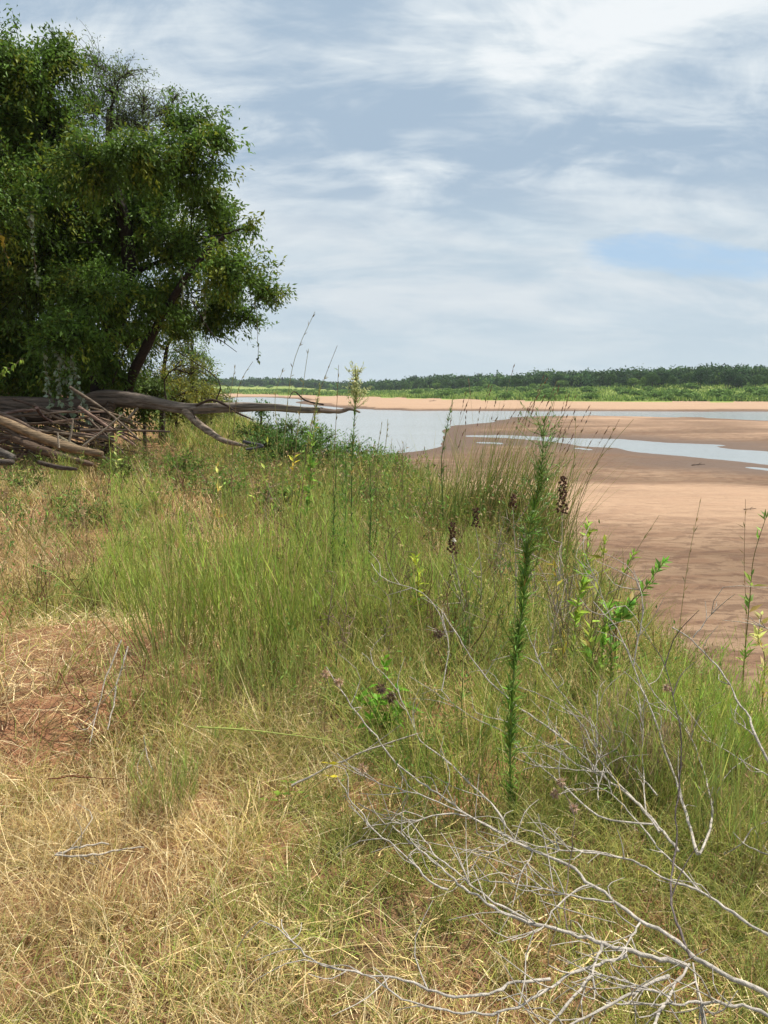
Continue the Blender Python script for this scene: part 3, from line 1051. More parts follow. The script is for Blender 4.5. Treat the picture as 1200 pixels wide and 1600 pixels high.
def vine(strands, label, Lf, Wf, col, step=.05, group=None):
    b = at(*strands[0][0])
    t = thing('hanging_vine', label, 'vine', tuple(b), group)
    g, s = Geo(), Geo()
    for q in strands:
        P = resample([at(*p) for p in q], 24)
        P[1:-1] += rng.normal(0, .012, (22, 3))
        tube(s, P, .005, 4, lin(110, 96, 72), 0, False)
        n = max(6, int(np.linalg.norm(np.diff(P, axis=0), axis=1).sum() / step))
        idx = rng.uniform(0, 22.99, n)
        i0 = idx.astype(int)
        B = P[i0] + (P[i0 + 1] - P[i0]) * (idx - i0)[:, None]
        D = rng.normal(0, .7, (n, 3)) + np.array([0, -.3, -.7])
        leaves(g, B, D, Lf * rng.uniform(.6, 1.2, n), Wf * rng.uniform(.7, 1.2, n), vary(col, n, .2, .06), .15)
    s.obj('stem', M_STEM, t, b)
    g.obj('leaves', M_LEAF, t, b)
    return t


PALE = lin(150, 162, 136)
vine([[(48, 330, 14), (52, 380, 13.95), (58, 440, 13.9)]], 'vine strand with pale silvery leaves hanging in front of the crown at the left', .105, .08, PALE, .035)
vine([[(70, 540, 14), (72, 580, 13.9), (80, 640, 13.8)], [(95, 555, 14), (92, 600, 13.9), (100, 655, 13.8)], [(110, 560, 14), (125, 610, 13.9), (130, 650, 13.8)], [(85, 545, 14), (110, 590, 13.9), (112, 665, 13.8)],
      [(100, 590, 14), (135, 630, 13.9), (140, 660, 13.8)]], 'curtain of pale leaved vines hanging down over the left part of the fallen trunk', .105, .082, PALE * .95, .022)
vine([[(398, 470, 14.6), (402, 510, 14.6), (404, 565, 14.6)]], 'single thin vine strand dangling from the right tip of the crown', .10, .06, lin(66, 84, 44), .09)
vine([[(280, 420, 14.4), (286, 450, 14.4), (284, 480, 14.4)], [(318, 455, 14.4), (322, 480, 14.4), (318, 510, 14.4)]], 'short vine strands with pale leaves under the right half of the crown', .10, .06, lin(128, 144, 110), .07)
vine([[(-5, 590, 12), (15, 575, 12), (35, 560, 12)]], 'bright green leafy spray sticking in at the left edge above the logs', .11, .04, lin(140, 168, 70), .03)
vine([[(0, 360, 14), (10, 400, 14), (12, 420, 14)]], 'vine sprig with yellow leaves at the left edge of the crown', .13, .10, lin(178, 160, 60), .10)


# ---------------------------------------------------------------- logs and driftwood
def log(g, P, R, sides, col, n, bumpy=.16, col2=None, seed=0):
    P = resample(P, n)
    R = .86 * np.interp(np.linspace(0, 1, n), np.linspace(0, 1, len(R)), R)
    T = np.gradient(P, axis=0)
    T = unit(T)
    u = np.cross(T[0], [0, 0, 1.0])
    u /= np.linalg.norm(u)
    ang = np.arange(sides) / sides * 2 * math.pi
    V, C = [], []
    for i in range(n):
        u = u - T[i] * (u @ T[i])
        u /= np.linalg.norm(u)
        v = np.cross(T[i], u)
        s = i / n * 9
        furrow = 1 + bumpy * (fbm(ang * 2.2 + np.sin(s) * .2, np.full(sides, s * .5), 3, 90 + seed) - .5) * 2
        furrow[-1] = (furrow[-2] + furrow[0]) / 2
        furrow *= 1 + .12 * (vnoise(np.array([s * 1.3]), np.array([.5 + seed]), 95)[0] - .5) * 2
        V.append(P[i] + (np.cos(ang) * R[i] * furrow)[:, None] * u + (np.sin(ang) * R[i] * furrow)[:, None] * v)
        k = i / (n - 1)
        c = np.asarray(col) if col2 is None else np.asarray(col) * (1 - k) + np.asarray(col2) * k
        C.append(np.tile(c, (sides, 1)) * (.8 + .4 * fbm(ang * 3, np.full(sides, s), 2, 97))[:, None])
    V, C = np.concatenate(V), np.concatenate(C)
    i, j = np.meshgrid(np.arange(n - 1), np.arange(sides), indexing='ij')
    F = np.stack([i * sides + j, i * sides + (j + 1) % sides, (i + 1) * sides + (j + 1) % sides, (i + 1) * sides + j], -1).reshape(-1, 4)
    g.add(V, F, C)
    for e, off in ((0, 0), (n - 1, (n - 1) * sides)):
        cv = np.concatenate([V[off:off + sides], [P[e] + T[e] * (.02 if e else -.02)]])
        f = [(sides, k, (k + 1) % sides) if e else (sides, (k + 1) % sides, k) for k in range(sides)]
        g.add(cv, np.array(f), np.tile(np.asarray(col) * .8, (sides + 1, 1)))


def build_logs():
    b = at(290, 655, 14.6)
    t = thing('fallen_tree_log', 'long weathered fallen trunk stretching from the left over the bank towards the water', 'log', tuple(b))
    g = Geo()
    log(g, [at(*p) for p in [(-70, 640, 15.2), (0, 630, 15.0), (100, 632, 14.9), (160, 622, 14.8), (200, 624, 14.8), (235, 629, 14.7), (290, 638, 14.6), (350, 637, 14.5), (420, 636, 14.4), (470, 640, 14.4), (505, 641, 14.3)]],
        [.17, .17, .18, .17, .19, .17, .125, .11, .105, .085, .06], 24, lin(96, 80, 68), 90, .34, lin(160, 148, 136), 1)
    g.obj('trunk', M_LOG, t, b, True)
    for q, rr, cc in (([(500, 641, 14.3), (530, 643, 14.3), (547, 639, 14.3), (562, 644, 14.3)], [.065, .05, .045, .02], lin(150, 130, 116)),
                      ([(290, 642, 14.55), (310, 662, 14.3), (345, 686, 14.0), (372, 694, 13.8), (386, 697, 13.7)], [.10, .085, .07, .055, .03], lin(160, 142, 124)),
                      ([(306, 634, 14.4), (330, 625, 14.3), (353, 633, 14.2), (371, 645, 14.1), (396, 656, 14.0)], [.028, .03, .028, .024, .012], lin(82, 66, 54)),
                      ([(175, 630, 14.6), (165, 655, 14.5), (170, 690, 14.4), (165, 715, 14.4)], [.12, .11, .10, .10], lin(92, 76, 62)),
                      ([(215, 638, 14.6), (185, 668, 14.4), (150, 690, 14.2), (130, 698, 14.1)], [.03, .03, .025, .015], lin(150, 136, 118)),
                      ([(505, 632, 14.3), (478, 626, 14.2), (460, 612, 14.1), (452, 622, 14.0)], [.02, .018, .014, .008], lin(70, 58, 50)),
                      ([(300, 640, 14.4), (306, 655, 14.3), (318, 668, 14.2)], [.015, .012, .006], lin(80, 66, 56))):
        gb = Geo()
        log(gb, [at(*p) for p in q], rr, 12, cc, 26, .16, None, len(q))
        gb.obj('branch', M_LOG, t, b, True)
    defs = [([(-40, 640, 12.6), (0, 656, 12.5), (60, 682, 12.4), (110, 700, 12.3), (160, 709, 12.2)], [.085, .09, .095, .09, .05], lin(146, 124, 98), 'tan bark stripped log lying in front of the driftwood heap'),
            ([(20, 684, 12.9), (50, 697, 12.8), (90, 712, 12.7), (145, 726, 12.6)], [.08, .085, .08, .04], lin(118, 98, 82), 'brown log lying just under the tan log'),
            ([(-60, 645, 14.2), (0, 650, 14.1), (60, 652, 14.0), (120, 648, 14.0)], [.14, .15, .14, .10], lin(86, 72, 60), 'dark log lying beneath the long fallen trunk at the left'),
            ([(-40, 700, 11.0), (0, 707, 10.9), (22, 716, 10.8)], [.09, .08, .05], lin(128, 118, 108), 'grey split log end at the left edge below the tan log'),
            ([(-30, 720, 10.8), (0, 722, 10.7), (20, 722, 10.6)], [.06, .06, .04], lin(112, 100, 90), 'short grey log end lowest at the left edge'),
            ([(60, 722, 10.4), (90, 730, 10.3), (120, 733, 10.2)], [.03, .04, .02], lin(96, 84, 74), 'short dark stick half sunk in the weeds below the logs'),
            ([(380, 690, 12.5), (410, 697, 12.4), (385, 702, 12.4)], [.03, .03, .02], lin(88, 86, 88), 'dark grey driftwood knot in the weeds near the drooping branch')]
    for q, rr, cc, lab in defs:
        gb = Geo()
        P = [at(*p) for p in q]
        o0 = P[0]
        log(gb, P, rr, 14, cc, 30, .25, None, int(q[0][1]))
        tag(gb.obj('driftwood_log', M_LOG, None, o0, True), lab, 'log')
    # heap of driftwood sticks
    for i in range(110):
        px, py = rng.uniform(-20, 205), rng.uniform(642, 706)
        if px > 150 and py > 690:
            continue
        Y = rng.uniform(12.9, 14.6)
        c = at(px, py, Y)
        c[2] = max(c[2], gz(c[0], c[1]) + .05)
        L = rng.uniform(.5, 1.7)
        a = rng.normal(0.1, .5)
        el = rng.normal(-.22, .22)
        D = np.array([math.cos(a) * math.cos(el), math.sin(a) * .5, math.sin(el)]) * L * .5
        gb = Geo()
        mid = c + rng.normal(0, .04, 3)
        P = resample([c - D, mid, c + D], 7)
        r = rng.uniform(.012, .04)
        tube(gb, P, np.linspace(r, r * .55, 7), 6, vary(lin(124, 106, 90), 1, .35, .05)[0], .2)
        tag(gb.obj('driftwood_stick', M_LOG, None, c), 'thin weathered stick in the driftwood heap under the fallen trunk', 'stick', 'sticks of the driftwood heap')
    # a few dead uprights in front of the heap
    for q, lab in (([(92, 700, 12.0), (91, 690, 12.0), (90, 676, 12.0)], 'thin pale broken stick standing before the tan log'),
                   ([(130, 697, 12.6), (165, 670, 12.6), (195, 645, 12.6)], 'pale stick slanting up across the driftwood heap'),
                   ([(108, 690, 12.4), (112, 672, 12.4), (114, 655, 12.4)], 'short pale stub standing in the driftwood heap')):
        gb = Geo()
        P = [at(*p) for p in q]
        tube(gb, resample(P, 6), np.linspace(.02, .012, 6), 5, lin(170, 156, 138), .2)
        tag(gb.obj('dead_stick', M_DEAD, None, P[0]), lab, 'stick')


build_logs()


# ---------------------------------------------------------------- plants of the bank
def broom(seed, h, spread, n, col, cb):
    """upright green broom-like shrub: wiry stems, forked branchlets, thread leaves"""
    global rng
    keep, rng = rng, np.random.default_rng(seed)
    t = thing('broom_shrub', 'x', 'shrub')
    g, f = Geo(), Geo()
    a = rng.uniform(0, 6.28, n)
    rr = np.sqrt(rng.random(n)) * spread * .4
    P = np.stack([np.cos(a) * rr, np.sin(a) * rr, np.full(n, -.02)], 1)
    L = h * rng.uniform(.3, 1.0, n) ** .8 * np.where(rng.random(n) < .12, 1.25, 1.0)
    lean = np.abs(rng.normal(.10, .16, n)) + rr / spread * .35
    c0, c1 = vary(cb, n, .25, .06), vary(col, n, .32, .09)
    pts = blades(g, P, L, np.pi / 2 - a + rng.normal(0, .5, n), lean, rng.normal(.0, .14, n), .0050, c0, c1, 6, tip=.45)
    for rep in range(3):
        k = rng.integers(2, 6, n)
        fr = rng.random((n, 1))
        b = pts[np.arange(n), k] * (1 - fr) + pts[np.arange(n), k + 1] * fr
        cc = np.where(rng.random((n, 1)) < .16, STRAW * .8, vary(col, n, .32, .1))
        p2 = blades(f, b, L * rng.uniform(.16, .42, n), rng.uniform(0, 6.28, n), rng.uniform(.12, .5, n), rng.normal(-.1, .2, n), .0042, cc, cc, 3, tip=.4)
        for q in range(2):
            kk = rng.integers(0, 3, n)
            c3 = vary(col * 1.12, n, .18, .08)
            blades(f, p2[np.arange(n), kk], rng.uniform(.03, .09, n), rng.uniform(0, 6.28, n), rng.uniform(.2, .7, n), 0.0, .0040, c3, c3, 1, tip=.3)
    g.obj('stems', M_STEM, t)
    f.obj('foliage', M_GRASS, t)
    rng = keep
    return t


BG = lin(142, 158, 72)
protos = [broom(101, .80, .36, 95, BG, lin(140, 132, 84)), broom(102, .72, .30, 75, lin(152, 168, 78), lin(140, 130, 84)), broom(103, .62, .42, 95, lin(160, 182, 84), lin(150, 134, 92)),
          broom(104, .5, .42, 90, lin(146, 158, 82), lin(154, 140, 98))]
used = [False] * len(protos)


def put_broom(k, px, py, s, label, group=None, wide=1.0, zoff=0.0):
    o = protos[k] if not used[k] else copy_tree(protos[k])
    used[k] = True
    p = onbank(px, py)
    o.location = (p[0], p[1], gz(p[0], p[1]) + zoff)
    o.rotation_euler = (rng.normal(0, .05), rng.normal(0, .05), rng.uniform(0, 6.28))
    o.scale = (s * wide, s * wide, s)
    tag(o, label, 'shrub')
    if group:
        o['group'] = group
    elif 'group' in o:
        del o['group']
    return o


put_broom(0, 262, 1085, 1.08, 'upright green broom shrub beside the bare red patch, leftmost of the tall row')
put_broom(1, 318, 1040, 1.15, 'upright green broom shrub, second of the tall row from the bare patch')
put_broom(0, 395, 1060, 1.25, 'tall dense green broom shrub in the middle of the tall row')
put_broom(1, 452, 1045, 1.3, 'tallest yellowish green broom shrub at the right end of the tall row')
put_broom(1, 480, 1000, .9, 'narrow green broom shrub just behind the right end of the tall row')
put_broom(1, 590, 1010, .85, 'slender green broom shrub standing alone right of the tall row')
put_broom(2, 690, 990, .8, 'thin green broom shrub behind the pale flowered weed')
put_broom(3, 235, 1150, .8, 'low green broom tuft at the foot of the tall row by the bare patch')
put_broom(3, 255, 1275, .62, 'small bright green tuft in the dry grass below the bare patch')
put_broom(3, 330, 1120, .9, 'low spreading green tuft at the foot of the tall row')
put_broom(3, 440, 1110, .85, 'low olive tuft before the right end of the tall row')
put_broom(2, 1090, 1190, .74, 'wide bright green broom shrub behind the grey branches at the right', wide=1.3)
put_broom(0, 1150, 1150, .6, 'dense green broom shrub near the right edge before the sand', wide=1.3)
put_broom(2, 1190, 1230, .72, 'bright green broom shrub cut by the right edge of the picture', wide=1.2)
put_broom(2, 1030, 1110, .55, 'olive green broom shrub at the crest left of the wide one', wide=1.2)
put_broom(1, 980, 1180, .62, 'small wiry shrub among the upright grey branches')
put_broom(2, 1120, 1090, .5, 'green broom shrub on the crest farthest back at the right', wide=1.3)
put_broom(3, 1160, 1350, .9, 'low grassy green tuft at the right edge among fallen branches')
put_broom(3, 1010, 1260, .7, 'low greyish green tuft below the upright grey branches')
def place(px, py):
    if py > 930:
        return 'in the foreground half of the bank ' + ('left of the broom row' if px < 250 else 'around the broom row' if px < 560 else 'by the grey branches')
    if py > 830:
        return 'halfway up the bank ' + ('at the left' if px < 250 else 'behind the broom row' if px < 560 else 'near the dead seed heads')
    return 'far up the bank ' + ('below the tan log' if px < 250 else 'below the fallen log' if px < 560 else 'below the green bushes')


for i in range(46):
    px, py = rng.uniform(60, 900), rng.uniform(745, 960)
    p = onbank(px, py)
    if crest_d(p[0], p[1]) > .6 or math.hypot((p[0] - BARE[0]) / .85, (p[1] - BARE[1]) / .75) < 1.6:
        continue
    put_broom(int(rng.choice([1, 2, 3, 3])), px, py, rng.uniform(.55, .95), 'green broom tuft ' + place(px, py), 'broom tufts ' + place(px, py), 1.15)

# grey dead wiry tussock at the right
t = broom(110, .36, .4, 100, lin(164, 144, 118), lin(128, 108, 88))
p = onbank(985, 1235)
t.location = (p[0], p[1], gz(p[0], p[1]))
t.name = 'dead_tussock'
tag(t, 'grey brown dead wiry tussock under the upright grey branches', 'tussock')


def leafy_stem(name, label, px_path, leafL, leafW, col, spacing, stem_r, stem_col, up=.8, cat='weed', rmin=.1, out=1.0, dense_top=False, leaf_from=0.0, group=None, foot=True, whorl=1):
    P = [at(*p) for p in px_path]
    if foot:
        f = P[0].copy()
        f[2] = min(f[2], gz(f[0], f[1]) - .02)
        if f[2] < P[0][2] - .02:
            P = [f] + P
    S = resample(P, 40)
    b = S[0].copy()
    t = thing(name, label, cat, tuple(b), group)
    g, l = Geo(), Geo()
    tube(g, S, np.linspace(stem_r, stem_r * .35, 40), 5, stem_col, 0, False)
    g.obj('stem', M_STEM, t, b)
    Ltot = np.linalg.norm(np.diff(S, axis=0), axis=1).sum()
    n = int(Ltot / spacing) * whorl
    u = rng.uniform(leaf_from, 1, n)
    if dense_top:
        u = leaf_from + (1 - leaf_from) * rng.random(n) ** .6
    u = u[rng.random(n) < np.clip((vnoise(u * Ltot * 16, u * 0 + px_path[0][0] * .37, 71) - .22) * 2.6, .12, 1)]
    n = len(u)
    idx = u * 38.99
    i0 = idx.astype(int)
    B = S[i0] + (S[i0 + 1] - S[i0]) * (idx - i0)[:, None]
    T = unit(S[i0 + 1] - S[i0])
    D = unit(rng.normal(0, 1, (n, 3))) * out + T * up
    size = rng.uniform(.35, 1.5, n) * np.interp(u, [0, .7, 1], [1, 1, .6])
    lc = vary(col, n, .28, .1)
    lc[rng.random(n) < .05] = lin(168, 146, 84)
    leaves(l, B, D, leafL * size, leafW * size, lc, .2)
    l.obj('leaves', M_LEAF, t, b)
    return t, S


# the tall dark horseweed in front
t, S = leafy_stem('tall_horseweed', 'tall dark green leafy stalk leaning right, nearest and tallest in the foreground',
                  [(800, 1265, 2.55), (797, 1180, 2.56), (803, 1050, 2.6), (818, 940, 2.64), (826, 838, 2.68), (844, 748, 2.72), (851, 655, 2.75)],
                  .046, .0062, lin(108, 138, 60), .0011, .0046, lin(96, 118, 58), up=1.0, out=.55)
b = np.array(t.location)
l2 = Geo()
for k in range(90):
    i = rng.integers(27, 39)
    D = unit(rng.normal(0, 1, 3) * np.array([1, 1, .3]) + np.array([0, 0, .8]))
    L = rng.uniform(.05, .14)
    q = np.array([S[i], S[i] + D * L * .5, S[i] + D * L + np.array([0, 0, .02])])
    tube(l2, q, (.0012, .0011, .0008), 3, lin(104, 134, 66), 0, False)
    m = 5
    leaves(l2, q[0] + (q[2] - q[0]) * rng.random((m, 1)), D + rng.normal(0, .6, (m, 3)), rng.uniform(.015, .03, m), .004, vary(lin(112, 140, 70), m))
l2.obj('top_branchlets', M_STEM, t, b)
l3 = Geo()
m = 300
i = np.minimum((rng.random(m) ** .9 * 30).astype(int), 38)
D = rng.normal(0, 1, (m, 3)) * np.array([1, 1, .4]) + np.array([0, 0, .35])
leaves(l3, S[i] + rng.normal(0, .004, (m, 3)), D, .07 * rng.uniform(.5, 1.2, m), .0055, vary(lin(132, 160, 76), m, .2))
for k in range(7):
    j = int(rng.integers(8, 28))
    a = rng.uniform(0, 6.28)
    L = rng.uniform(.08, .2)
    D = np.array([math.cos(a) * .55, math.sin(a) * .55, .8])
    q = resample([S[j], S[j] + D * L * .5 + rng.normal(0, .008, 3), S[j] + D * L + np.array([0, 0, .03])], 6)
    tube(l3, q, np.linspace(.002, .001, 6), 4, lin(110, 130, 64), 0, False)
    m = 22
    jj = rng.integers(1, 6, m)
    leaves(l3, q[jj], rng.normal(0, .8, (m, 3)) + D, .035 * rng.uniform(.5, 1.3, m), .005, vary(lin(118, 146, 66), m, .25))
l3.obj('loose_leaves', M_LEAF, t, b)

HW = lin(104, 136, 64)
for path, label, top in (
        ([(549, 850, 6.0), (550, 720, 6.0), (555, 640, 6.0), (557, 590, 6.0)], 'slim dark stalk with a pale feathery flower head rising against the river', True),
        ([(520, 850, 5.6), (524, 760, 5.6), (527, 700, 5.6)], 'short dark green stalk left of the pale headed stalk', False),
        ([(538, 850, 5.4), (541, 770, 5.4), (538, 690, 5.4)], 'dark green stalk close beside the pale headed stalk', False),
        ([(578, 850, 5.8), (580, 770, 5.8), (577, 720, 5.8)], 'dark green stalk right of the pale headed stalk', False),
        ([(692, 800, 7.2), (690, 720, 7.2), (698, 670, 7.2), (708, 622, 7.2)], 'leafy green stalk in front of the sand tip between the two waters', False),
        ([(718, 1260, 3.0), (722, 1080, 3.05), (728, 960, 3.1)], 'thin upright green stem left of the tall dark stalk', False),
        ([(1052, 1600, 1.75), (1054, 1545, 1.78), (1058, 1480, 1.8)], 'bright green leafy shoot among the grey branches at the bottom right', False),
        ([(463, 800, 6.5), (478, 720, 6.5), (492, 650, 6.5), (500, 600, 6.5)], 'tall yellowish stem leaning right before the fallen trunk end', False)):
    t, S = leafy_stem('horseweed_stalk', label, path, .05 if path[0][2] > 4 else .04, .007 if path[0][2] > 4 else .006, HW if 'yellow' not in label else lin(150, 156, 76), .0035 if 'thin' not in label else .008, .006 if path[0][2] > 4 else .003, lin(70, 88, 44), up=1.0, out=.8)
    if top:
        b = np.array(t.location)
        f = Geo()
        for k in range(70):
            D = unit(rng.normal(0, .5, 3) + np.array([0, 0, 1.0]))
            s = S[rng.integers(33, 40)]
            L = rng.uniform(.06, .16)
            tube(f, [s, s + D * L], (.002, .001), 3, lin(150, 156, 96), 0, False)
            m = 6
            leaves(f, s + D * L * rng.uniform(.4, 1, (m, 1)), rng.normal(0, 1, (m, 3)) + D, .03, .010, vary(lin(196, 200, 146), m, .12, .05))
        f.obj('flower_head', M_LEAF, t, b)

# tall thin grass stems against the sky
TG = [((470, 800, 6.2), (480, 700, 6.2), (497, 620, 6.2), (527, 540, 6.2)), ((440, 790, 7), (445, 680, 7), (458, 570, 7), (492, 487, 7)), ((455, 790, 6.8), (462, 700, 6.8), (474, 600, 6.8), (482, 545, 6.8)),
      ((520, 800, 6.4), (523, 700, 6.4), (527, 620, 6.4), (529, 570, 6.4)), ((432, 760, 7.4), (433, 680, 7.4), (430, 620, 7.4), (443, 575, 7.4)), ((345, 760, 8), (355, 700, 8), (360, 620, 8), (368, 570, 8)),
      ((362, 750, 8), (366, 660, 8), (375, 600, 8), (395, 565, 8)), ((575, 760, 7.5), (590, 700, 7.5), (597, 660, 7.5)), ((590, 760, 7.5), (602, 700, 7.5), (606, 655, 7.5)),
      ((628, 780, 7), (629, 730, 7), (630, 690, 7)), ((900, 860, 5), (905, 780, 5), (935, 720, 5), (990, 655, 5)), ((870, 860, 5.2), (893, 760, 5.2), (900, 650, 5.2)), ((888, 850, 5.2), (920, 750, 5.2), (968, 655, 5.2)),
      ((1060, 1000, 4.2), (1075, 880, 4.2), (1095, 780, 4.2)), ((965, 960, 4.4), (985, 880, 4.4), (1030, 805, 4.4)), ((1165, 1000, 3.9), (1163, 880, 3.9), (1165, 780, 3.9))]
for i, q in enumerate(TG):
    P = [at(*p) for p in q]
    f0 = P[0].copy()
    f0[2] = gz(f0[0], f0[1]) - .02
    P = ([f0] if f0[2] < P[0][2] else []) + P
    S = resample(P, 26)
    g = Geo()
    w = .0011 * P[-1][1] * .55
    tube(g, S, np.linspace(w, w * .45, 26), 4, lin(140, 136, 84) if i % 3 else lin(124, 104, 76), 0, False)
    m = 10
    k = rng.integers(14, 25, m)
    leaves(g, S[k], unit(S[k + 1] - S[k]) + rng.normal(0, .35, (m, 3)), .05, w * 2.2, vary(lin(136, 124, 76), m))
    tag(g.obj('grass_stem', M_STEM, None, S[0]), 'thin dry grass stem ' + ('rising against the sky at the fallen trunk' if i < 7 else 'rising before the grey blue river water' if i < 10 else 'reaching up in front of the brown sand'), 'grass stem',
        ('stems before the trunk', 'stems before the river', 'stems before the sand')[0 if i < 7 else 1 if i < 10 else 2])


# clump of tall reed-like grass at the crest
def reed_clump(px, py, n, h, label, lean_az=1.2, Y=None, col=None):
    p = onbank(px, py) if Y is None else at(px, py, Y)
    p[2] = gz(p[0], p[1])
    t = thing('reed_grass_clump', label, 'grass clump', tuple(p))
    g = Geo()
    r = rng.normal(0, .17, (n, 2))
    x, y = p[0] + r[:, 0], p[1] + r[:, 1]
    P = np.stack([x, y, ground_z(x, y) - .02], 1)
    c = mixcol(n, [lin(124, 138, 62), lin(96, 122, 54), lin(170, 156, 96), lin(140, 116, 76)], [.45, .3, .15, .1]) * np.exp(rng.normal(0, .15, (n, 1)))
    blades(g, P, h * rng.uniform(.55, 1.1, n), rng.normal(lean_az, 1.0, n), np.abs(rng.normal(.12, .15, n)), rng.gamma(2, .3, n), .009, c, c * .8 + STRAW * .2, 6, twist=rng.normal(0, .3, n))
    g.obj('blades', M_GRASS, t, p)
    s = Geo()
    m = n // 16
    k = rng.integers(0, n, m)
    pts = blades(s, P[k], h * rng.uniform(.95, 1.3, m), rng.normal(lean_az, .6, m), np.abs(rng.normal(.1, .1, m)), rng.uniform(.1, .5, m), .005, lin(150, 140, 90), lin(150, 124, 92), 6, tip=.5)
    for q in range(6):
        leaves(s, pts[:, -2] + (pts[:, -1] - pts[:, -2]) * rng.random((m, 1)), (pts[:, -1] - pts[:, -2]) + rng.normal(0, .02, (m, 3)), .05, .012, vary(lin(128, 100, 78), m, .15))
    s.obj('seed_stems', M_STEM, t, p)
    return t


reed_clump(705, 850, 170, 1.2, 'tall reed grass clump left of the big one before the sand', 1.0)
reed_clump(765, 850, 280, 1.38, 'big tall reed grass clump leaning right before the sand', 1.3)
reed_clump(830, 855, 280, 1.25, 'tall reed grass clump at the right behind the dead seed heads', 1.4)
reed_clump(660, 770, 90, .6, 'short reed tuft at the edge of the bank by the sand corner', .6)

# bright green bush low on the bank by the water, more bushes mid-bank
for i, (px, py, rr, Y, col, lab, nm) in enumerate(((590, 720, 30, 13.2, lin(84, 126, 44), 'bright green leafy bush at the edge of the bank by the water', 'leafy_bush'), (622, 738, 26, 12.4, lin(92, 132, 48), 'bright green bush just right of and below the one by the water', 'leafy_bush'),
                                                   (548, 700, 24, 14.2, lin(74, 112, 44), 'dark green bush under the tip of the fallen trunk', 'leafy_bush'), (490, 700, 34, 13.4, lin(84, 118, 48), 'green bush below the pale end of the fallen trunk', 'leafy_bush'),
                                                   (430, 690, 34, 13.6, lin(78, 112, 50), 'green bush right of the drooping branch', 'leafy_bush'), (455, 668, 24, 15.2, lin(96, 124, 52), 'green bush tucked under the pale end of the fallen trunk', 'leafy_bush'), (500, 676, 20, 14.8, lin(104, 134, 56), 'light green bush right under the thin tip of the fallen trunk', 'leafy_bush'),
                                                   (400, 668, 22, 15.4, lin(92, 118, 52), 'green bush behind the drooping branch of the fallen trunk', 'leafy_bush'), (40, 745, 24, 10.6, lin(110, 128, 60), 'olive weedy bush below the grey log ends at the left edge', 'weedy_bush'),
                                                   (290, 722, 26, 11.6, lin(104, 130, 56), 'light green weedy bush beneath the fallen trunk', 'weedy_bush'), (190, 728, 22, 11.2, lin(112, 132, 60), 'light green weedy bush right of the tan log', 'weedy_bush'),
                                                   (140, 800, 24, 8.2, lin(108, 130, 66), 'small green weedy bush in the straw grass at the left', 'weedy_bush'), (350, 760, 24, 9.6, lin(98, 132, 58), 'green weedy bush in the middle of the bank below the drooping branch', 'weedy_bush'),
                                                   (430, 775, 26, 9.0, lin(104, 128, 56), 'green weedy bush behind the tall broom row', 'weedy_bush'), (640, 800, 26, 8.4, lin(116, 136, 70), 'grey green weedy bush left of the reed clumps', 'weedy_bush'),
                                                   (590, 775, 22, 9.2, lin(124, 140, 78), 'pale green weedy bush below the bright green bushes', 'weedy_bush'))):
    t = grow_tree(nm, lab, [(px, py + 40, Y), (px, py + 20, Y), (px, py, Y)], [(px - rr * .8, py + rr * .3, rr, Y), (px + rr * .8, py + rr * .3, rr * .9, Y - .1), (px, py - rr * .1, rr * .8, Y), (px, py + rr * .9, rr, Y - .2)],
                  col, .07, .024, 60, 14, lin(96, 92, 60), .014, droop=-.2, seed=40 + i)
    t['category'] = 'bush'

# ---------------------------------------------------------------- dead grey shrubs in the foreground
GREY = lin(194, 184, 171)


def gdepth(px, py):
    return onbank(px, py)[1]


def dead_branch(root, path, Y0, Y1, r0, r1, col=GREY, twigs=8, name='branch', lift=.89):
    n = len(path)
    P = []
    for i, (a, b) in enumerate(path):
        Y = Y0 + (Y1 - Y0) * i / (n - 1)
        Y = min(Y, gdepth(a, b) * lift)
        P.append(at(a, b, Y))
    S = resample(P, max(12, n * 3))
    S[1:-1] += rng.normal(0, .0018, (len(S) - 2, 3))
    g = Geo()
    b = np.array(root.location)
    R = .74 * np.linspace(r0, r1, len(S)) * (1 + .12 * rng.normal(0, 1, len(S)))
    tube(g, S, np.abs(R), 7, col, .12, True, .2)
    ob = g.obj(name, M_DEAD, root, b, True)
    for k in range(twigs):
        i = int(rng.integers(len(S) // 5, len(S) - 2))
        T = unit(S[i + 1] - S[i])
        D = unit(T * 1.0 + rng.normal(0, .55, 3) + np.array([0, 0, .15]))
        L = rng.uniform(.05, .24)
        q = [S[i], S[i] + D * L * .5 + rng.normal(0, .008, 3), S[i] + unit(D + rng.normal(0, .3, 3)) * L]
        gt = Geo()
        tube(gt, resample(q, 6), np.linspace(min(.0022, r0 * .6), .0009, 6), 4, col, 0, False)
        gt.obj('twig', M_DEAD, ob, b)
    return ob


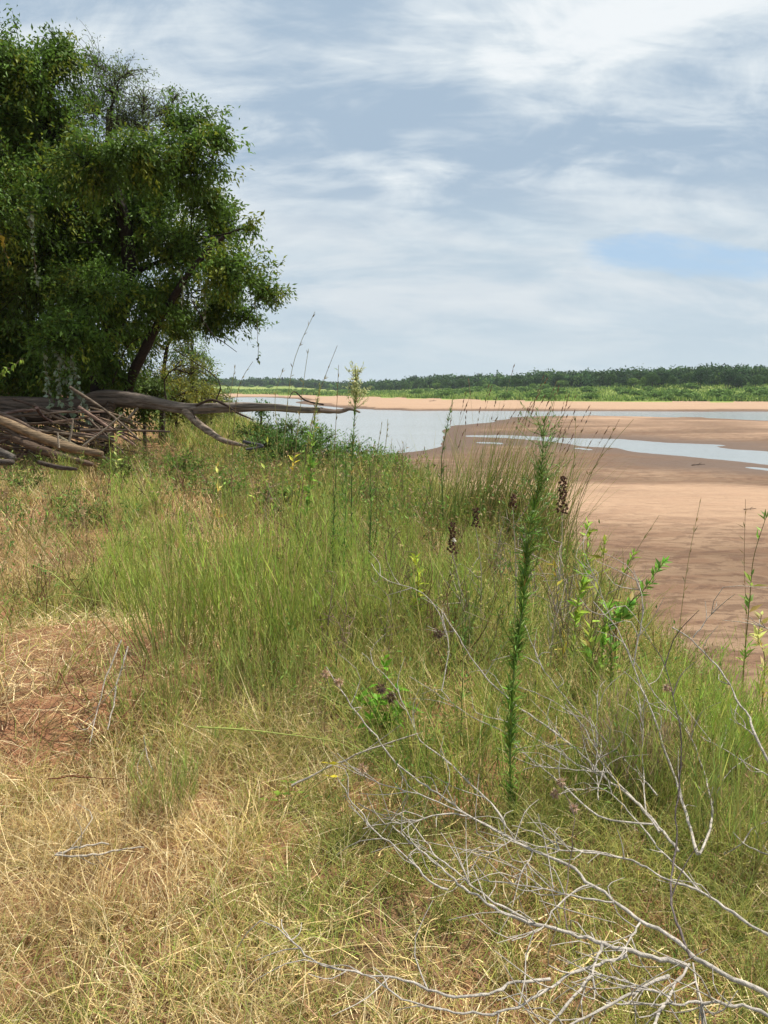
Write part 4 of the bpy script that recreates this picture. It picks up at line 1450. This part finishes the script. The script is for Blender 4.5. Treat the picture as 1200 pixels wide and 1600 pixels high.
A = thing('dead_shrub', 'fallen grey dead shrub sprawling over the grass at the bottom right', 'dead shrub', tuple(at(1080, 1510, 1.85)))
for path, Y0, Y1, r0, r1 in (
        ([(1230, 1572), (1150, 1530), (1093, 1500), (1067, 1480), (1033, 1453), (1003, 1440), (967, 1417), (947, 1397), (917, 1380), (897, 1357), (860, 1340), (820, 1323), (767, 1293), (733, 1275), (693, 1247), (657, 1222), (617, 1190), (587, 1150), (560, 1117), (527, 1070), (510, 1042)], 1.72, 2.75, .0085, .0024),
        ([(1073, 1510), (1040, 1500), (1000, 1490), (943, 1475), (887, 1457), (843, 1447), (800, 1432), (777, 1423), (750, 1403), (727, 1390), (700, 1367), (683, 1350), (653, 1327), (633, 1310), (613, 1290)], 1.84, 2.2, .0085, .0026),
        ([(843, 1447), (800, 1424), (767, 1405), (733, 1380), (707, 1357), (683, 1340), (667, 1317), (647, 1293)], 1.95, 2.2, .005, .0022),
        ([(700, 1390), (673, 1380), (647, 1350), (617, 1323), (587, 1300), (567, 1273), (543, 1243), (527, 1213)], 2.05, 2.35, .004, .002),
        ([(860, 1530), (800, 1537), (777, 1548), (740, 1558), (700, 1555), (660, 1543), (617, 1528), (567, 1522), (527, 1513), (493, 1503), (467, 1480), (443, 1453), (440, 1437)], 1.8, 1.95, .0055, .002),
        ([(980, 1493), (950, 1503), (917, 1512), (883, 1527), (850, 1550), (800, 1577), (750, 1583), (693, 1578), (653, 1568), (620, 1555), (587, 1533), (560, 1520)], 1.85, 1.78, .006, .002),
        ([(940, 1477), (927, 1513), (913, 1537), (887, 1570), (860, 1600), (840, 1625)], 1.86, 1.6, .005, .004),
        ([(1045, 1525), (1000, 1545), (973, 1560), (933, 1580), (893, 1600), (860, 1620)], 1.78, 1.62, .0055, .0035),
        ([(1047, 1560), (1017, 1547), (987, 1537), (960, 1527), (927, 1522)], 1.7, 1.78, .004, .002),
        ([(1230, 1600), (1200, 1587), (1160, 1573), (1117, 1567), (1077, 1567), (1033, 1570), (987, 1568), (947, 1567)], 1.6, 1.7, .0065, .0025),
        ([(1077, 1507), (1060, 1530), (1040, 1567), (1023, 1600), (1010, 1630)], 1.84, 1.55, .0055, .004),
        ([(1083, 1505), (1090, 1543), (1103, 1600), (1108, 1625)], 1.8, 1.55, .0035, .003),
        ([(1000, 1442), (983, 1470), (973, 1490), (962, 1500)], 1.9, 1.88, .004, .002),
        ([(960, 1410), (920, 1405), (870, 1395), (800, 1380), (740, 1375)], 1.97, 2.1, .004, .0018),
        ([(920, 1383), (890, 1398), (862, 1425), (845, 1450), (800, 1470)], 1.98, 1.9, .0035, .0018),
        ([(733, 1275), (695, 1272), (650, 1282), (600, 1288), (567, 1295)], 2.3, 2.35, .004, .0016),
        ([(767, 1293), (700, 1260), (650, 1240), (595, 1225), (548, 1198)], 2.25, 2.5, .0035, .0016),
        ([(800, 1312), (770, 1330), (740, 1335)], 2.2, 2.2, .003, .0015),
        ([(833, 1330), (818, 1360), (805, 1380)], 2.1, 2.05, .003, .0015)):
    dead_branch(A, path, Y0, Y1, r0, r1)

Bsh = thing('dead_shrub', 'grey dead shrub with long branches fanning up and left behind the tall dark stalk', 'dead shrub', tuple(at(1090, 1340, 2.35)))
for path, Y0, Y1, r0, r1 in (
        ([(1230, 1478), (1160, 1437), (1120, 1410), (1097, 1393), (1053, 1377), (1027, 1367), (1000, 1350), (960, 1338), (910, 1330), (860, 1313), (833, 1300), (800, 1290)], 1.95, 2.4, .006, .0022),
        ([(1093, 1393), (1067, 1363), (1033, 1330), (1000, 1287), (967, 1253), (943, 1233), (913, 1232), (877, 1240)], 2.05, 2.55, .0045, .002),
        ([(1060, 1330), (1033, 1297), (1007, 1267), (980, 1240), (947, 1217), (923, 1193), (900, 1170), (870, 1147), (843, 1127), (817, 1110), (797, 1093), (767, 1067), (740, 1033), (717, 997), (693, 957)], 2.3, 3.1, .0075, .0025),
        ([(1030, 1300), (990, 1247), (953, 1210), (937, 1183), (913, 1137), (890, 1113), (853, 1090), (810, 1073)], 2.35, 2.9, .005, .002),
        ([(1027, 1243), (990, 1200), (947, 1160), (920, 1127), (883, 1090), (850, 1047), (837, 1017), (820, 977)], 2.5, 3.1, .0045, .002),
        ([(950, 1207), (900, 1203), (840, 1198), (817, 1203)], 2.5, 2.6, .004, .0018),
        ([(1020, 1288), (967, 1283), (930, 1273), (883, 1230), (833, 1187), (807, 1167), (793, 1147), (733, 1117), (677, 1080), (640, 1057)], 2.4, 3.1, .0045, .002),
        ([(940, 1213), (880, 1180), (830, 1150), (800, 1130), (760, 1120)], 2.55, 2.85, .004, .0018),
        ([(790, 1290), (767, 1255), (735, 1225), (700, 1190), (660, 1160), (640, 1120), (610, 1065), (565, 1020)], 2.35, 3.0, .005, .002),
        ([(1000, 1350), (930, 1330), (870, 1328), (800, 1310), (765, 1290)], 2.2, 2.4, .004, .002),
        ([(935, 1250), (933, 1190), (933, 1130), (934, 1080)], 2.5, 2.7, .003, .0016),
        ([(1010, 1270), (1004, 1200), (1003, 1130), (996, 1080)], 2.45, 2.7, .0034, .0018),
        ([(690, 1080), (700, 1000), (665, 930), (600, 905), (580, 880)], 3.1, 3.6, .004, .002)):
    dead_branch(Bsh, path, Y0, Y1, r0, r1)

Csh = thing('dead_shrub', 'upright forked pale dead shrub before the green broom at the right', 'dead shrub', tuple(at(1090, 1334, 2.33)))
for path, Y0, Y1, r0, r1 in (
        ([(1090, 1334), (1073, 1273), (1057, 1223), (1047, 1193), (1030, 1148), (1017, 1107), (1003, 1077), (990, 1040), (973, 1000), (957, 973), (927, 940)], 2.33, 2.95, .0075, .0025),
        ([(990, 1040), (997, 1000), (1005, 957), (1000, 917), (990, 890)], 2.75, 2.9, .0045, .002),
        ([(1093, 1334), (1110, 1297), (1112, 1260), (1103, 1217), (1090, 1177), (1067, 1133), (1033, 1097), (1007, 1060), (980, 1013)], 2.33, 2.8, .0055, .002),
        ([(957, 973), (940, 930), (930, 900), (915, 880)], 2.93, 3.05, .003, .0015)):
    dead_branch(Csh, path, Y0, Y1, r0, r1)
Dsh = thing('dead_shrub', 'grey dead branch reaching in from the right edge over the green broom', 'dead shrub', tuple(at(1200, 1187, 2.4)))
for path, Y0, Y1, r0, r1 in (
        ([(1235, 1330), (1222, 1250), (1200, 1187), (1177, 1143), (1170, 1120), (1150, 1093), (1137, 1063), (1113, 1033), (1077, 997), (1050, 980)], 2.1, 2.8, .0075, .0028),
        ([(1083, 997), (1103, 970), (1118, 950), (1120, 940)], 2.7, 2.75, .003, .0015),
        ([(1177, 1148), (1155, 1132), (1140, 1123)], 2.45, 2.5, .004, .002),
        ([(1235, 1230), (1170, 1195), (1130, 1170), (1095, 1150)], 2.2, 2.5, .0035, .002),
        ([(1235, 990), (1200, 983), (1170, 963)], 3.0, 3.1, .004, .002),
        ([(1240, 1345), (1200, 1335), (1165, 1320), (1145, 1300)], 2.0, 2.2, .004, .002)):
    dead_branch(Dsh, path, Y0, Y1, r0, r1, twigs=3)


def seed_puff(root, c, r, col=lin(176, 150, 128)):
    g = Geo()
    n = 90
    D = unit(rng.normal(0, 1, (n, 3)))
    P = np.tile(c, (n, 1)) + D * r * .25
    leaves(g, P, D, r * rng.uniform(.5, 1.1, n), r * .22, vary(col, n, .25, .05))
    return g.obj('seed_head', M_STRAW, root, np.array(root.location))


Esh = thing('dry_weed', 'dark curved dead stem with a brown seed puff before the green broom', 'dry weed', tuple(at(1080, 1497, 1.86)))
dead_branch(Esh, [(1080, 1497), (1060, 1450), (1050, 1410), (1050, 1367), (1057, 1317), (1057, 1267), (1063, 1217), (1063, 1140), (1053, 1100), (1047, 1067), (1030, 1020), (1005, 990)], 1.86, 2.45, .0055, .0016, lin(112, 100, 96), 3)
seed_puff(Esh, at(1043, 1075, 2.35), .016)
Fsh = thing('dry_weed', 'thin dead stem carrying three tan seed puffs right of the tall stalk', 'dry weed', tuple(at(897, 1460, 1.95)))
dead_branch(Fsh, [(888, 1455), (882, 1410), (890, 1350), (897, 1290), (893, 1262), (880, 1235), (872, 1222)], 1.93, 2.15, .0032, .0014, lin(124, 108, 98), 0)
for a, b in ((877, 1222), (868, 1240), (897, 1263)):
    seed_puff(Fsh, at(a, b, 2.14), .017)
for k, (a, b, Y, lab) in enumerate(((509, 1053, 2.72, 'seed puff on the left tip of the longest grey branch'), (530, 1066, 2.7, 'furry seed puff a little right of the tip of the longest grey branch'), (567, 1201, 2.4, 'brown cone shaped seed puff on a thin branch above the fork'),
                                    (566, 1508, 1.9, 'brown seed puff on the lowest left grey branch'), (493, 1503, 1.92, 'pale seed puff near the bend of the lowest left grey branch'), (595, 1075, 2.75, 'dark brown seed puff by the bright leafy weed'), (610, 1090, 2.74, 'second dark seed puff by the bright leafy weed'),
                                    (685, 990, 3.05, 'dark brown seed puff on the upper end of a grey branch'))):
    c = at(a, b, Y)
    t = thing('seed_puff', lab, 'seed head', tuple(c))
    o = seed_puff(t, c, .02 if k < 5 else .024, lin(186, 158, 130) if k < 5 else lin(104, 84, 70))
    gs = Geo()
    tube(gs, resample([c, c + np.array([.005, 0, -.02]), c + np.array([.012, .004, -.05])], 4), .0014, 4, lin(150, 136, 120), 0, False)
    gs.obj('stalk', M_DEAD, t, c)

# loose sticks lying in the grass
for path, Y0, Y1, r0, lab in (
        ([(455, 1228), (510, 1200), (560, 1178), (610, 1160), (657, 1145)], 2.62, 2.66, .0062, 'straight pale stick crossing over the longest grey branch'),
        ([(88, 1335), (130, 1322), (155, 1318), (170, 1319)], 2.2, 2.25, .0055, 'upper pale twig of a pair meeting in a point at the left'),
        ([(86, 1336), (130, 1338), (165, 1332), (200, 1325), (225, 1324)], 2.2, 2.22, .0055, 'lower pale twig of a pair meeting in a point at the left'),
        ([(200, 1010), (185, 1060), (178, 1100), (168, 1140)], 3.2, 2.95, .006, 'curved pale branch standing at the right edge of the bare patch'),
        ([(190, 1000), (165, 1060), (150, 1120), (140, 1160)], 3.25, 2.9, .005, 'second pale branch leaning at the right edge of the bare patch'),
        ([(228, 1030), (215, 1090), (190, 1120)], 3.15, 3.0, .004, 'dark thin twig slanting beside the first broom shrub'),
        ([(92, 1050), (110, 1080), (125, 1100), (150, 1115)], 3.1, 3.0, .0045, 'curved pale twig lying on the bare red patch'),
        ([(225, 1150), (230, 1180), (240, 1205)], 2.8, 2.75, .005, 'forked white twig under the low broom tuft'),
        ([(75, 1217), (120, 1214), (185, 1218)], 2.75, 2.75, .004, 'reddish brown straight twig below the bare patch'),
        ([(560, 1255), (600, 1275), (640, 1285)], 2.4, 2.4, .0035, 'short grey twig in the grass below the straight pale stick')):
    c0 = at(path[0][0], path[0][1], min(Y0, gdepth(*path[0]) * .97))
    t = thing('fallen_stick', lab, 'stick', tuple(c0))
    dead_branch(t, path, Y0, Y1, r0, r0 * .55, lin(192, 180, 164) if 'red' not in lab and 'dark' not in lab else lin(120, 78, 56), 2, 'branch', .93)

# green stems lying in the grass
for path, lab in (([(308, 1136, 2.9), (380, 1140, 2.9), (450, 1148, 2.88), (520, 1158, 2.85), (552, 1172, 2.82)], 'long pale green stem bending right across the foot of the broom row'),
                  ([(108, 935, 4.6), (130, 905, 4.6), (160, 865, 4.6)], 'green stem leaning right at the left of the broom row'),
                  ([(30, 960, 4.5), (90, 930, 4.5), (150, 938, 4.5), (200, 950, 4.5)], 'long green stem lying flat above the thatch at the left'),
                  ([(110, 922, 4.6), (80, 895, 4.6), (50, 882, 4.6)], 'green stem arching left above the thatch')):
    t, S = leafy_stem('green_stem', lab, path, .03, .006, lin(150, 164, 84), .012, .0045, lin(160, 168, 88), foot=False)

# ---------------------------------------------------------------- dead seed-head stalks, leafy weeds, flowers
for path, hh, lab in (([(862, 1010, 4.0), (872, 930, 4.0), (878, 850, 4.0), (878, 800, 4.0)], 60, 'pale stalk with a big dark brown seed head standing before the sand'),
                      ([(725, 960, 4.3), (715, 900, 4.3), (706, 862, 4.3)], 50, 'dead stalk with a shaggy dark seed head with a white tuft'),
                      ([(752, 900, 4.6), (748, 860, 4.6), (743, 822, 4.6)], 32, 'dead stalk with a small brown seed head between the shaggy one and the tall stalk'),
                      ([(806, 900, 4.4), (804, 840, 4.4), (801, 790, 4.4)], 20, 'forked dead stalk with a tiny dark head just left of the tall stalk')):
    t, S = leafy_stem('seed_head_stalk', lab, path, .03, .005, lin(150, 134, 110), .12, .006, lin(176, 164, 148), cat='seed stalk')
    b = np.array(t.location)
    top = S[-1]
    H = hh / FPX * path[-1][2]
    f = Geo()
    n = int(hh * .62)
    for k in range(n):
        u = (k + .5) / n
        a = k * 2.4
        rr = rng.uniform(.012, .03) * (1 - .5 * u)
        c = top + np.array([math.cos(a) * rr, math.sin(a) * rr, u * H - .01])
        tube(f, [top + np.array([0, 0, max(u * H - .03, 0)]), c], .0012, 3, lin(120, 96, 78), 0, False)
        m = 16
        leaves(f, np.tile(c, (m, 1)), unit(rng.normal(0, 1, (m, 3))), .013 * rng.uniform(.6, 1.2, m), .009, vary(lin(98, 70, 58), m, .3, .06))
    if 'white' in lab:
        m = 30
        leaves(f, np.tile(top + np.array([.01, -.02, H * .4]), (m, 1)), rng.normal(0, 1, (m, 3)), .018, .008, lin(226, 220, 210))
    f.obj('seed_head', M_STRAW, t, b)
    for k in range(9):
        i = rng.integers(6, 34)
        D = unit(rng.normal(0, .8, 3) + np.array([0, 0, .8]))
        L = rng.uniform(.08, .28)
        tw = Geo()
        tube(tw, resample([S[i], S[i] + D * L * .5 + rng.normal(0, .02, 3), S[i] + D * L], 5), np.linspace(.0035, .0015, 5), 4, lin(184, 170, 154), 0, False)
        tw.obj('twig', M_DEAD, t, b)

# bare grey thicket of dead stems behind the tall stalk
for i, (px, py) in enumerate(((770, 920), (795, 930), (840, 960), (870, 1000), (905, 985), (940, 975), (915, 1010), (885, 1030))):
    c = onbank(px, py)
    c[2] = gz(c[0], c[1])
    t = thing('dead_weed', 'leafless grey branching dead weed in the thicket behind the tall stalk', 'dead weed', tuple(c), 'leafless dead weeds behind the tall stalk')
    for k in range(5):
        h = rng.uniform(.35, .7)
        a = rng.uniform(0, 6.28)
        ln = rng.uniform(.05, .35)
        q = c + np.array([math.cos(a) * ln * h, math.sin(a) * ln * h, h])
        S = resample([c, (c + q) / 2 + rng.normal(0, .04, 3), q], 9)
        g = Geo()
        tube(g, S, np.linspace(.005, .0018, 9), 5, vary(lin(160, 146, 130), 1, .15, .04)[0])
        ob = g.obj('stem', M_DEAD, t, c)
        for m in range(4):
            j = rng.integers(3, 8)
            D = unit(rng.normal(0, .7, 3) + np.array([0, 0, .7]))
            L = rng.uniform(.06, .2)
            gt = Geo()
            tube(gt, resample([S[j], S[j] + D * L * .5 + rng.normal(0, .015, 3), S[j] + D * L], 4), np.linspace(.0025, .0012, 4), 4, lin(166, 152, 136), 0, False)
            gt.obj('twig', M_DEAD, ob, c)

# brown leafless weeds left over in the grass
for i in range(60):
    px, py = rng.uniform(40, 1000), rng.uniform(735, 1100)
    c = onbank(px, py)
    if crest_d(c[0], c[1]) > .2 or math.hypot((c[0] - BARE[0]) / .85, (c[1] - BARE[1]) / .75) < 1.3:
        continue
    c[2] = gz(c[0], c[1])
    t = thing('dead_weed', ('brown' if i % 3 else 'pale') + ' leafless weed skeleton ' + place(px, py), 'dead weed', tuple(c), ('brown' if i % 3 else 'pale') + ' weed skeletons ' + place(px, py))
    cc = vary(lin(120, 92, 70) if i % 3 else lin(158, 140, 118), 1, .2, .05)[0]
    for k in range(4):
        h = rng.uniform(.25, .55)
        a = rng.uniform(0, 6.28)
        ln = rng.uniform(.1, .6)
        q = c + np.array([math.cos(a) * ln * h, math.sin(a) * ln * h, h])
        S = resample([c, (c + q) / 2 + rng.normal(0, .04, 3), q], 8)
        g = Geo()
        tube(g, S, np.linspace(.0014, .0006, 8) * (1 + c[1] * .35), 4, cc, 0, False)
        for m in range(5):
            j = rng.integers(2, 8)
            D = unit(rng.normal(0, .7, 3) + np.array([0, 0, .6]))
            L = rng.uniform(.05, .18)
            tube(g, resample([S[j], S[j] + D * L * .5 + rng.normal(0, .012, 3), S[j] + D * L], 4), np.linspace(.0009, .0005, 4) * (1 + c[1] * .35), 3, cc, 0, False)
        g.obj('stem', M_DEAD, t, c)

# leafy weeds with broad yellow-green leaves along the crest
LY = lin(128, 152, 58)
for path, lab, col in (
        ([(900, 960, 3.9), (915, 890, 3.9), (918, 820, 3.9)], 'leafy upright weed right of the pale seed head stalk, tallest of the crest weeds', LY),
        ([(925, 970, 3.8), (940, 900, 3.8), (945, 835, 3.8)], 'leafy weed with yellowing lower leaves on the crest', lin(140, 152, 66)),
        ([(945, 980, 3.7), (965, 920, 3.7), (990, 865, 3.7)], 'leafy weed leaning right on the crest', lin(118, 148, 60)),
        ([(960, 990, 3.6), (1000, 930, 3.6), (1038, 877, 3.6)], 'leafy weed leaning farthest right on the crest before the sand', lin(106, 146, 62)),
        ([(930, 1000, 3.6), (975, 950, 3.6), (1025, 905, 3.6)], 'low leafy weed below the farthest leaning one', lin(112, 144, 60)),
        ([(880, 990, 3.9), (872, 940, 3.9), (866, 880, 3.9)], 'thin weed with orange yellow leaves left of the seed head stalk', lin(176, 158, 66)),
        ([(1165, 1010, 3.5), (1172, 930, 3.5), (1178, 870, 3.5), (1198, 805, 3.5)], 'slender leafy shoot at the right edge against the sand', lin(110, 134, 58)),
        ([(1195, 1040, 3.4), (1185, 1000, 3.4), (1190, 960, 3.4)], 'dry yellow leaved weed at the right edge', lin(196, 178, 104)),
        ([(400, 780, 8.2), (415, 730, 8.2), (418, 680, 8.2)], 'green weed with a few yellow leaves before the drooping branch', lin(140, 152, 66)),
        ([(455, 790, 7.6), (460, 740, 7.6), (455, 690, 7.6)], 'thin weed with a few bright yellow leaves in the middle of the bank', lin(186, 170, 60)),
        ([(480, 800, 7.2), (486, 720, 7.2), (492, 660, 7.2)], 'tall green leafy weed left of the dark stalks', lin(112, 142, 58)),
        ([(340, 830, 7), (341, 760, 7), (338, 725, 7)], 'thin tan weed with one yellow tip left of centre', lin(180, 160, 90)),
        ([(185, 760, 9.5), (182, 700, 9.5), (183, 640, 9.5)], 'slender pale green spike standing before the fallen trunk', lin(142, 160, 86)),
        ([(652, 930, 4.6), (655, 900, 4.6), (650, 870, 4.6)], 'small bright yellow green weed in the middle of the grass', lin(164, 176, 64))):
    yel = 'yellow leaves' in lab
    thin = 'thin' in lab or 'spike' in lab or 'slender leafy' in lab
    leafy_stem('leafy_weed', lab, path, .065 if path[0][2] < 6 else .08, .020 if path[0][2] < 6 else .024, np.clip(col * 1.5, 0, .7), .045 if yel else .018 if thin else .0062, .004, lin(116, 110, 66), up=.9, out=.9, leaf_from=.2)

# upright weeds crowding the middle of the bank below the fallen log
WK = [(lin(146, 160, 82), 'pale green upright weed in the crowd below the fallen log', 'pale weeds below the fallen log'), (lin(112, 138, 66), 'dark green upright weed in the crowd below the fallen log', 'dark weeds below the fallen log'),
      (lin(172, 150, 104), 'dry tan upright weed in the crowd below the fallen log', 'dry weeds below the fallen log')]
for i in range(66):
    px, py = rng.uniform(330, 680), rng.uniform(745, 850)
    p = onbank(px, py)
    if crest_d(p[0], p[1]) > .3:
        continue
    h = rng.uniform(.4, .85)
    k = int(rng.choice([0, 1, 1, 2]))
    hp = h * FPX / p[1]
    dx = rng.normal(0, 10)
    leafy_stem('upright_weed', WK[k][1], [(px, py, p[1]), (px + dx * .3, py - hp * .5, p[1]), (px + dx, py - hp, p[1])], .065 if k < 2 else .04, .012 if k < 2 else .007, WK[k][0], .008 if k < 2 else .02, .0045, WK[k][0] * .8, up=.9, out=.8, leaf_from=.15, group=WK[k][2])

# bright broad-leaved weed in the middle
c = onbank(605, 1150)
c[2] = gz(c[0], c[1])
t = thing('broadleaf_weed', 'bright green broad leaved weed in the middle behind the straight pale stick', 'weed', tuple(c))
for k, (a, b) in enumerate(((600, 1030), (575, 1075), (560, 1095), (620, 1075), (645, 1105), (590, 1110), (615, 1130), (575, 1130))):
    q = at(a, b, c[1] - .15 + .25 * rng.random())
    S = resample([c, (c + q) / 2 + np.array([0, 0, .04]), q], 8)
    g = Geo()
    tube(g, S, np.linspace(.004, .002, 8), 4, lin(104, 120, 50), 0, False)
    ob = g.obj('stem', M_STEM, t, c)
    m = 13
    i = rng.integers(3, 8, m)
    gl = Geo()
    leaves(gl, S[i], unit(rng.normal(0, 1, (m, 3)) * np.array([1, 1, .5]) + np.array([0, -.3, .35])), rng.uniform(.04, .075, m), rng.uniform(.018, .03, m), vary(lin(116, 164, 48), m, .15, .06), .12)
    gl.obj('leaves', M_LEAF, ob, c)
# small sprig of round leaves at the end of the pale stick
c = onbank(440, 1270)
c[2] = gz(c[0], c[1])
t = thing('leaf_sprig', 'sprig of light green and yellow leaves at the left end of the pale stick', 'sprig', tuple(c))
for a, b, cc in ((420, 1250, lin(150, 180, 70)), (440, 1240, lin(150, 180, 70)), (463, 1238, lin(140, 176, 66)), (515, 1213, lin(210, 196, 60)), (514, 1193, lin(214, 200, 60)), (450, 1222, lin(160, 186, 84)), (425, 1262, lin(130, 168, 66))):
    q = at(a, b, 2.6)
    g = Geo()
    tube(g, resample([c, (c + q) / 2 + rng.normal(0, .01, 3), q], 5), .0015, 4, lin(130, 140, 70), 0, False)
    ob = g.obj('stem', M_STEM, t, c)
    gl = Geo()
    leaves(gl, [q, q], [(.9, -.2, .1), (-.5, -.3, .3)], .04, .02, cc, .1)
    gl.obj('leaf', M_LEAF, ob, c)

# pale flowered weed
c = onbank(725, 1040)
c[2] = gz(c[0], c[1])
t = thing('flowering_weed', 'airy green weed with tiny pale yellow flowers left of the tall dark stalk', 'weed', tuple(c))
g, l, f = Geo(), Geo(), Geo()
for k in range(26):
    q = at(rng.uniform(685, 765), rng.uniform(880, 950), c[1] + rng.normal(0, .12))
    S = resample([c, (c * .5 + q * .5) + rng.normal(0, .03, 3) + np.array([0, 0, .05]), q], 8)
    tube(g, S, np.linspace(.003, .0012, 8), 4, lin(116, 132, 66), 0, False)
    m = 8
    i = rng.integers(2, 8, m)
    leaves(l, S[i], rng.normal(0, 1, (m, 3)) + np.array([0, 0, .6]), .03, .004, vary(lin(118, 142, 66), m))
    m = 10
    f = Geo()
    leaves(f, np.tile(q, (m, 1)), unit(rng.normal(0, 1, (m, 3)) + np.array([0, 0, .5])), .010, .007, vary(lin(222, 214, 140), m, .1, .03))
    f.obj('flower', M_LEAF, t, c)
g.obj('stems', M_STEM, t, c)
l.obj('leaves', M_LEAF, t, c)

# driftwood on the sand
for px, py, L, lab in ((1172, 802, .5, 'small dark stick lying on the open brown sand at the right'), (1092, 722, .9, 'dark clump of debris at the edge of the nearer stream'), (676, 629, 2.2, 'tiny dark snag on the far sandbar')):
    c = on_plane(px, py, .25)
    c[2] = gz(c[0], c[1]) + .03
    g = Geo()
    tube(g, resample([c + np.array([-L / 2, 0, 0]), c + np.array([0, .05 * L, .03 * L]), c + np.array([L / 2, .15 * L, .05 * L])], 8), np.linspace(.035, .02, 8) * L, 6, lin(74, 58, 48), .4)
    tube(g, resample([c, c + np.array([.1 * L, .1 * L, .12 * L]), c + np.array([.25 * L, .1 * L, .16 * L])], 6), np.linspace(.025, .01, 6) * L, 5, lin(74, 58, 48), .4)
    tag(g.obj('sand_driftwood', M_DEAD, None, c), lab, 'driftwood')

# ---------------------------------------------------------------- haze
m = bpy.data.materials.new('haze_air')
m.use_nodes = True
w = N(m.node_tree)
pv = w.n('ShaderNodeVolumePrincipled')
pv.inputs['Color'].default_value = (0.80, 0.88, 0.96, 1)
pv.inputs['Density'].default_value = 0.00016
out = w.n('ShaderNodeOutputMaterial')
w.t.links.new(pv.outputs[0], out.inputs['Volume'])
g = Geo()
x0, x1, y0, y1, z0, z1 = -2700, 2700, -2700, 2700, -1.5, 42
g.add([(x0, y0, z0), (x1, y0, z0), (x1, y1, z0), (x0, y1, z0), (x0, y0, z1), (x1, y0, z1), (x1, y1, z1), (x0, y1, z1)],
      [(0, 3, 2, 1), (4, 5, 6, 7), (0, 1, 5, 4), (1, 2, 6, 5), (2, 3, 7, 6), (3, 0, 4, 7)])
tag(g.obj('haze', m), 'thin pale haze in the air over the whole river', 'haze', kind='stuff')
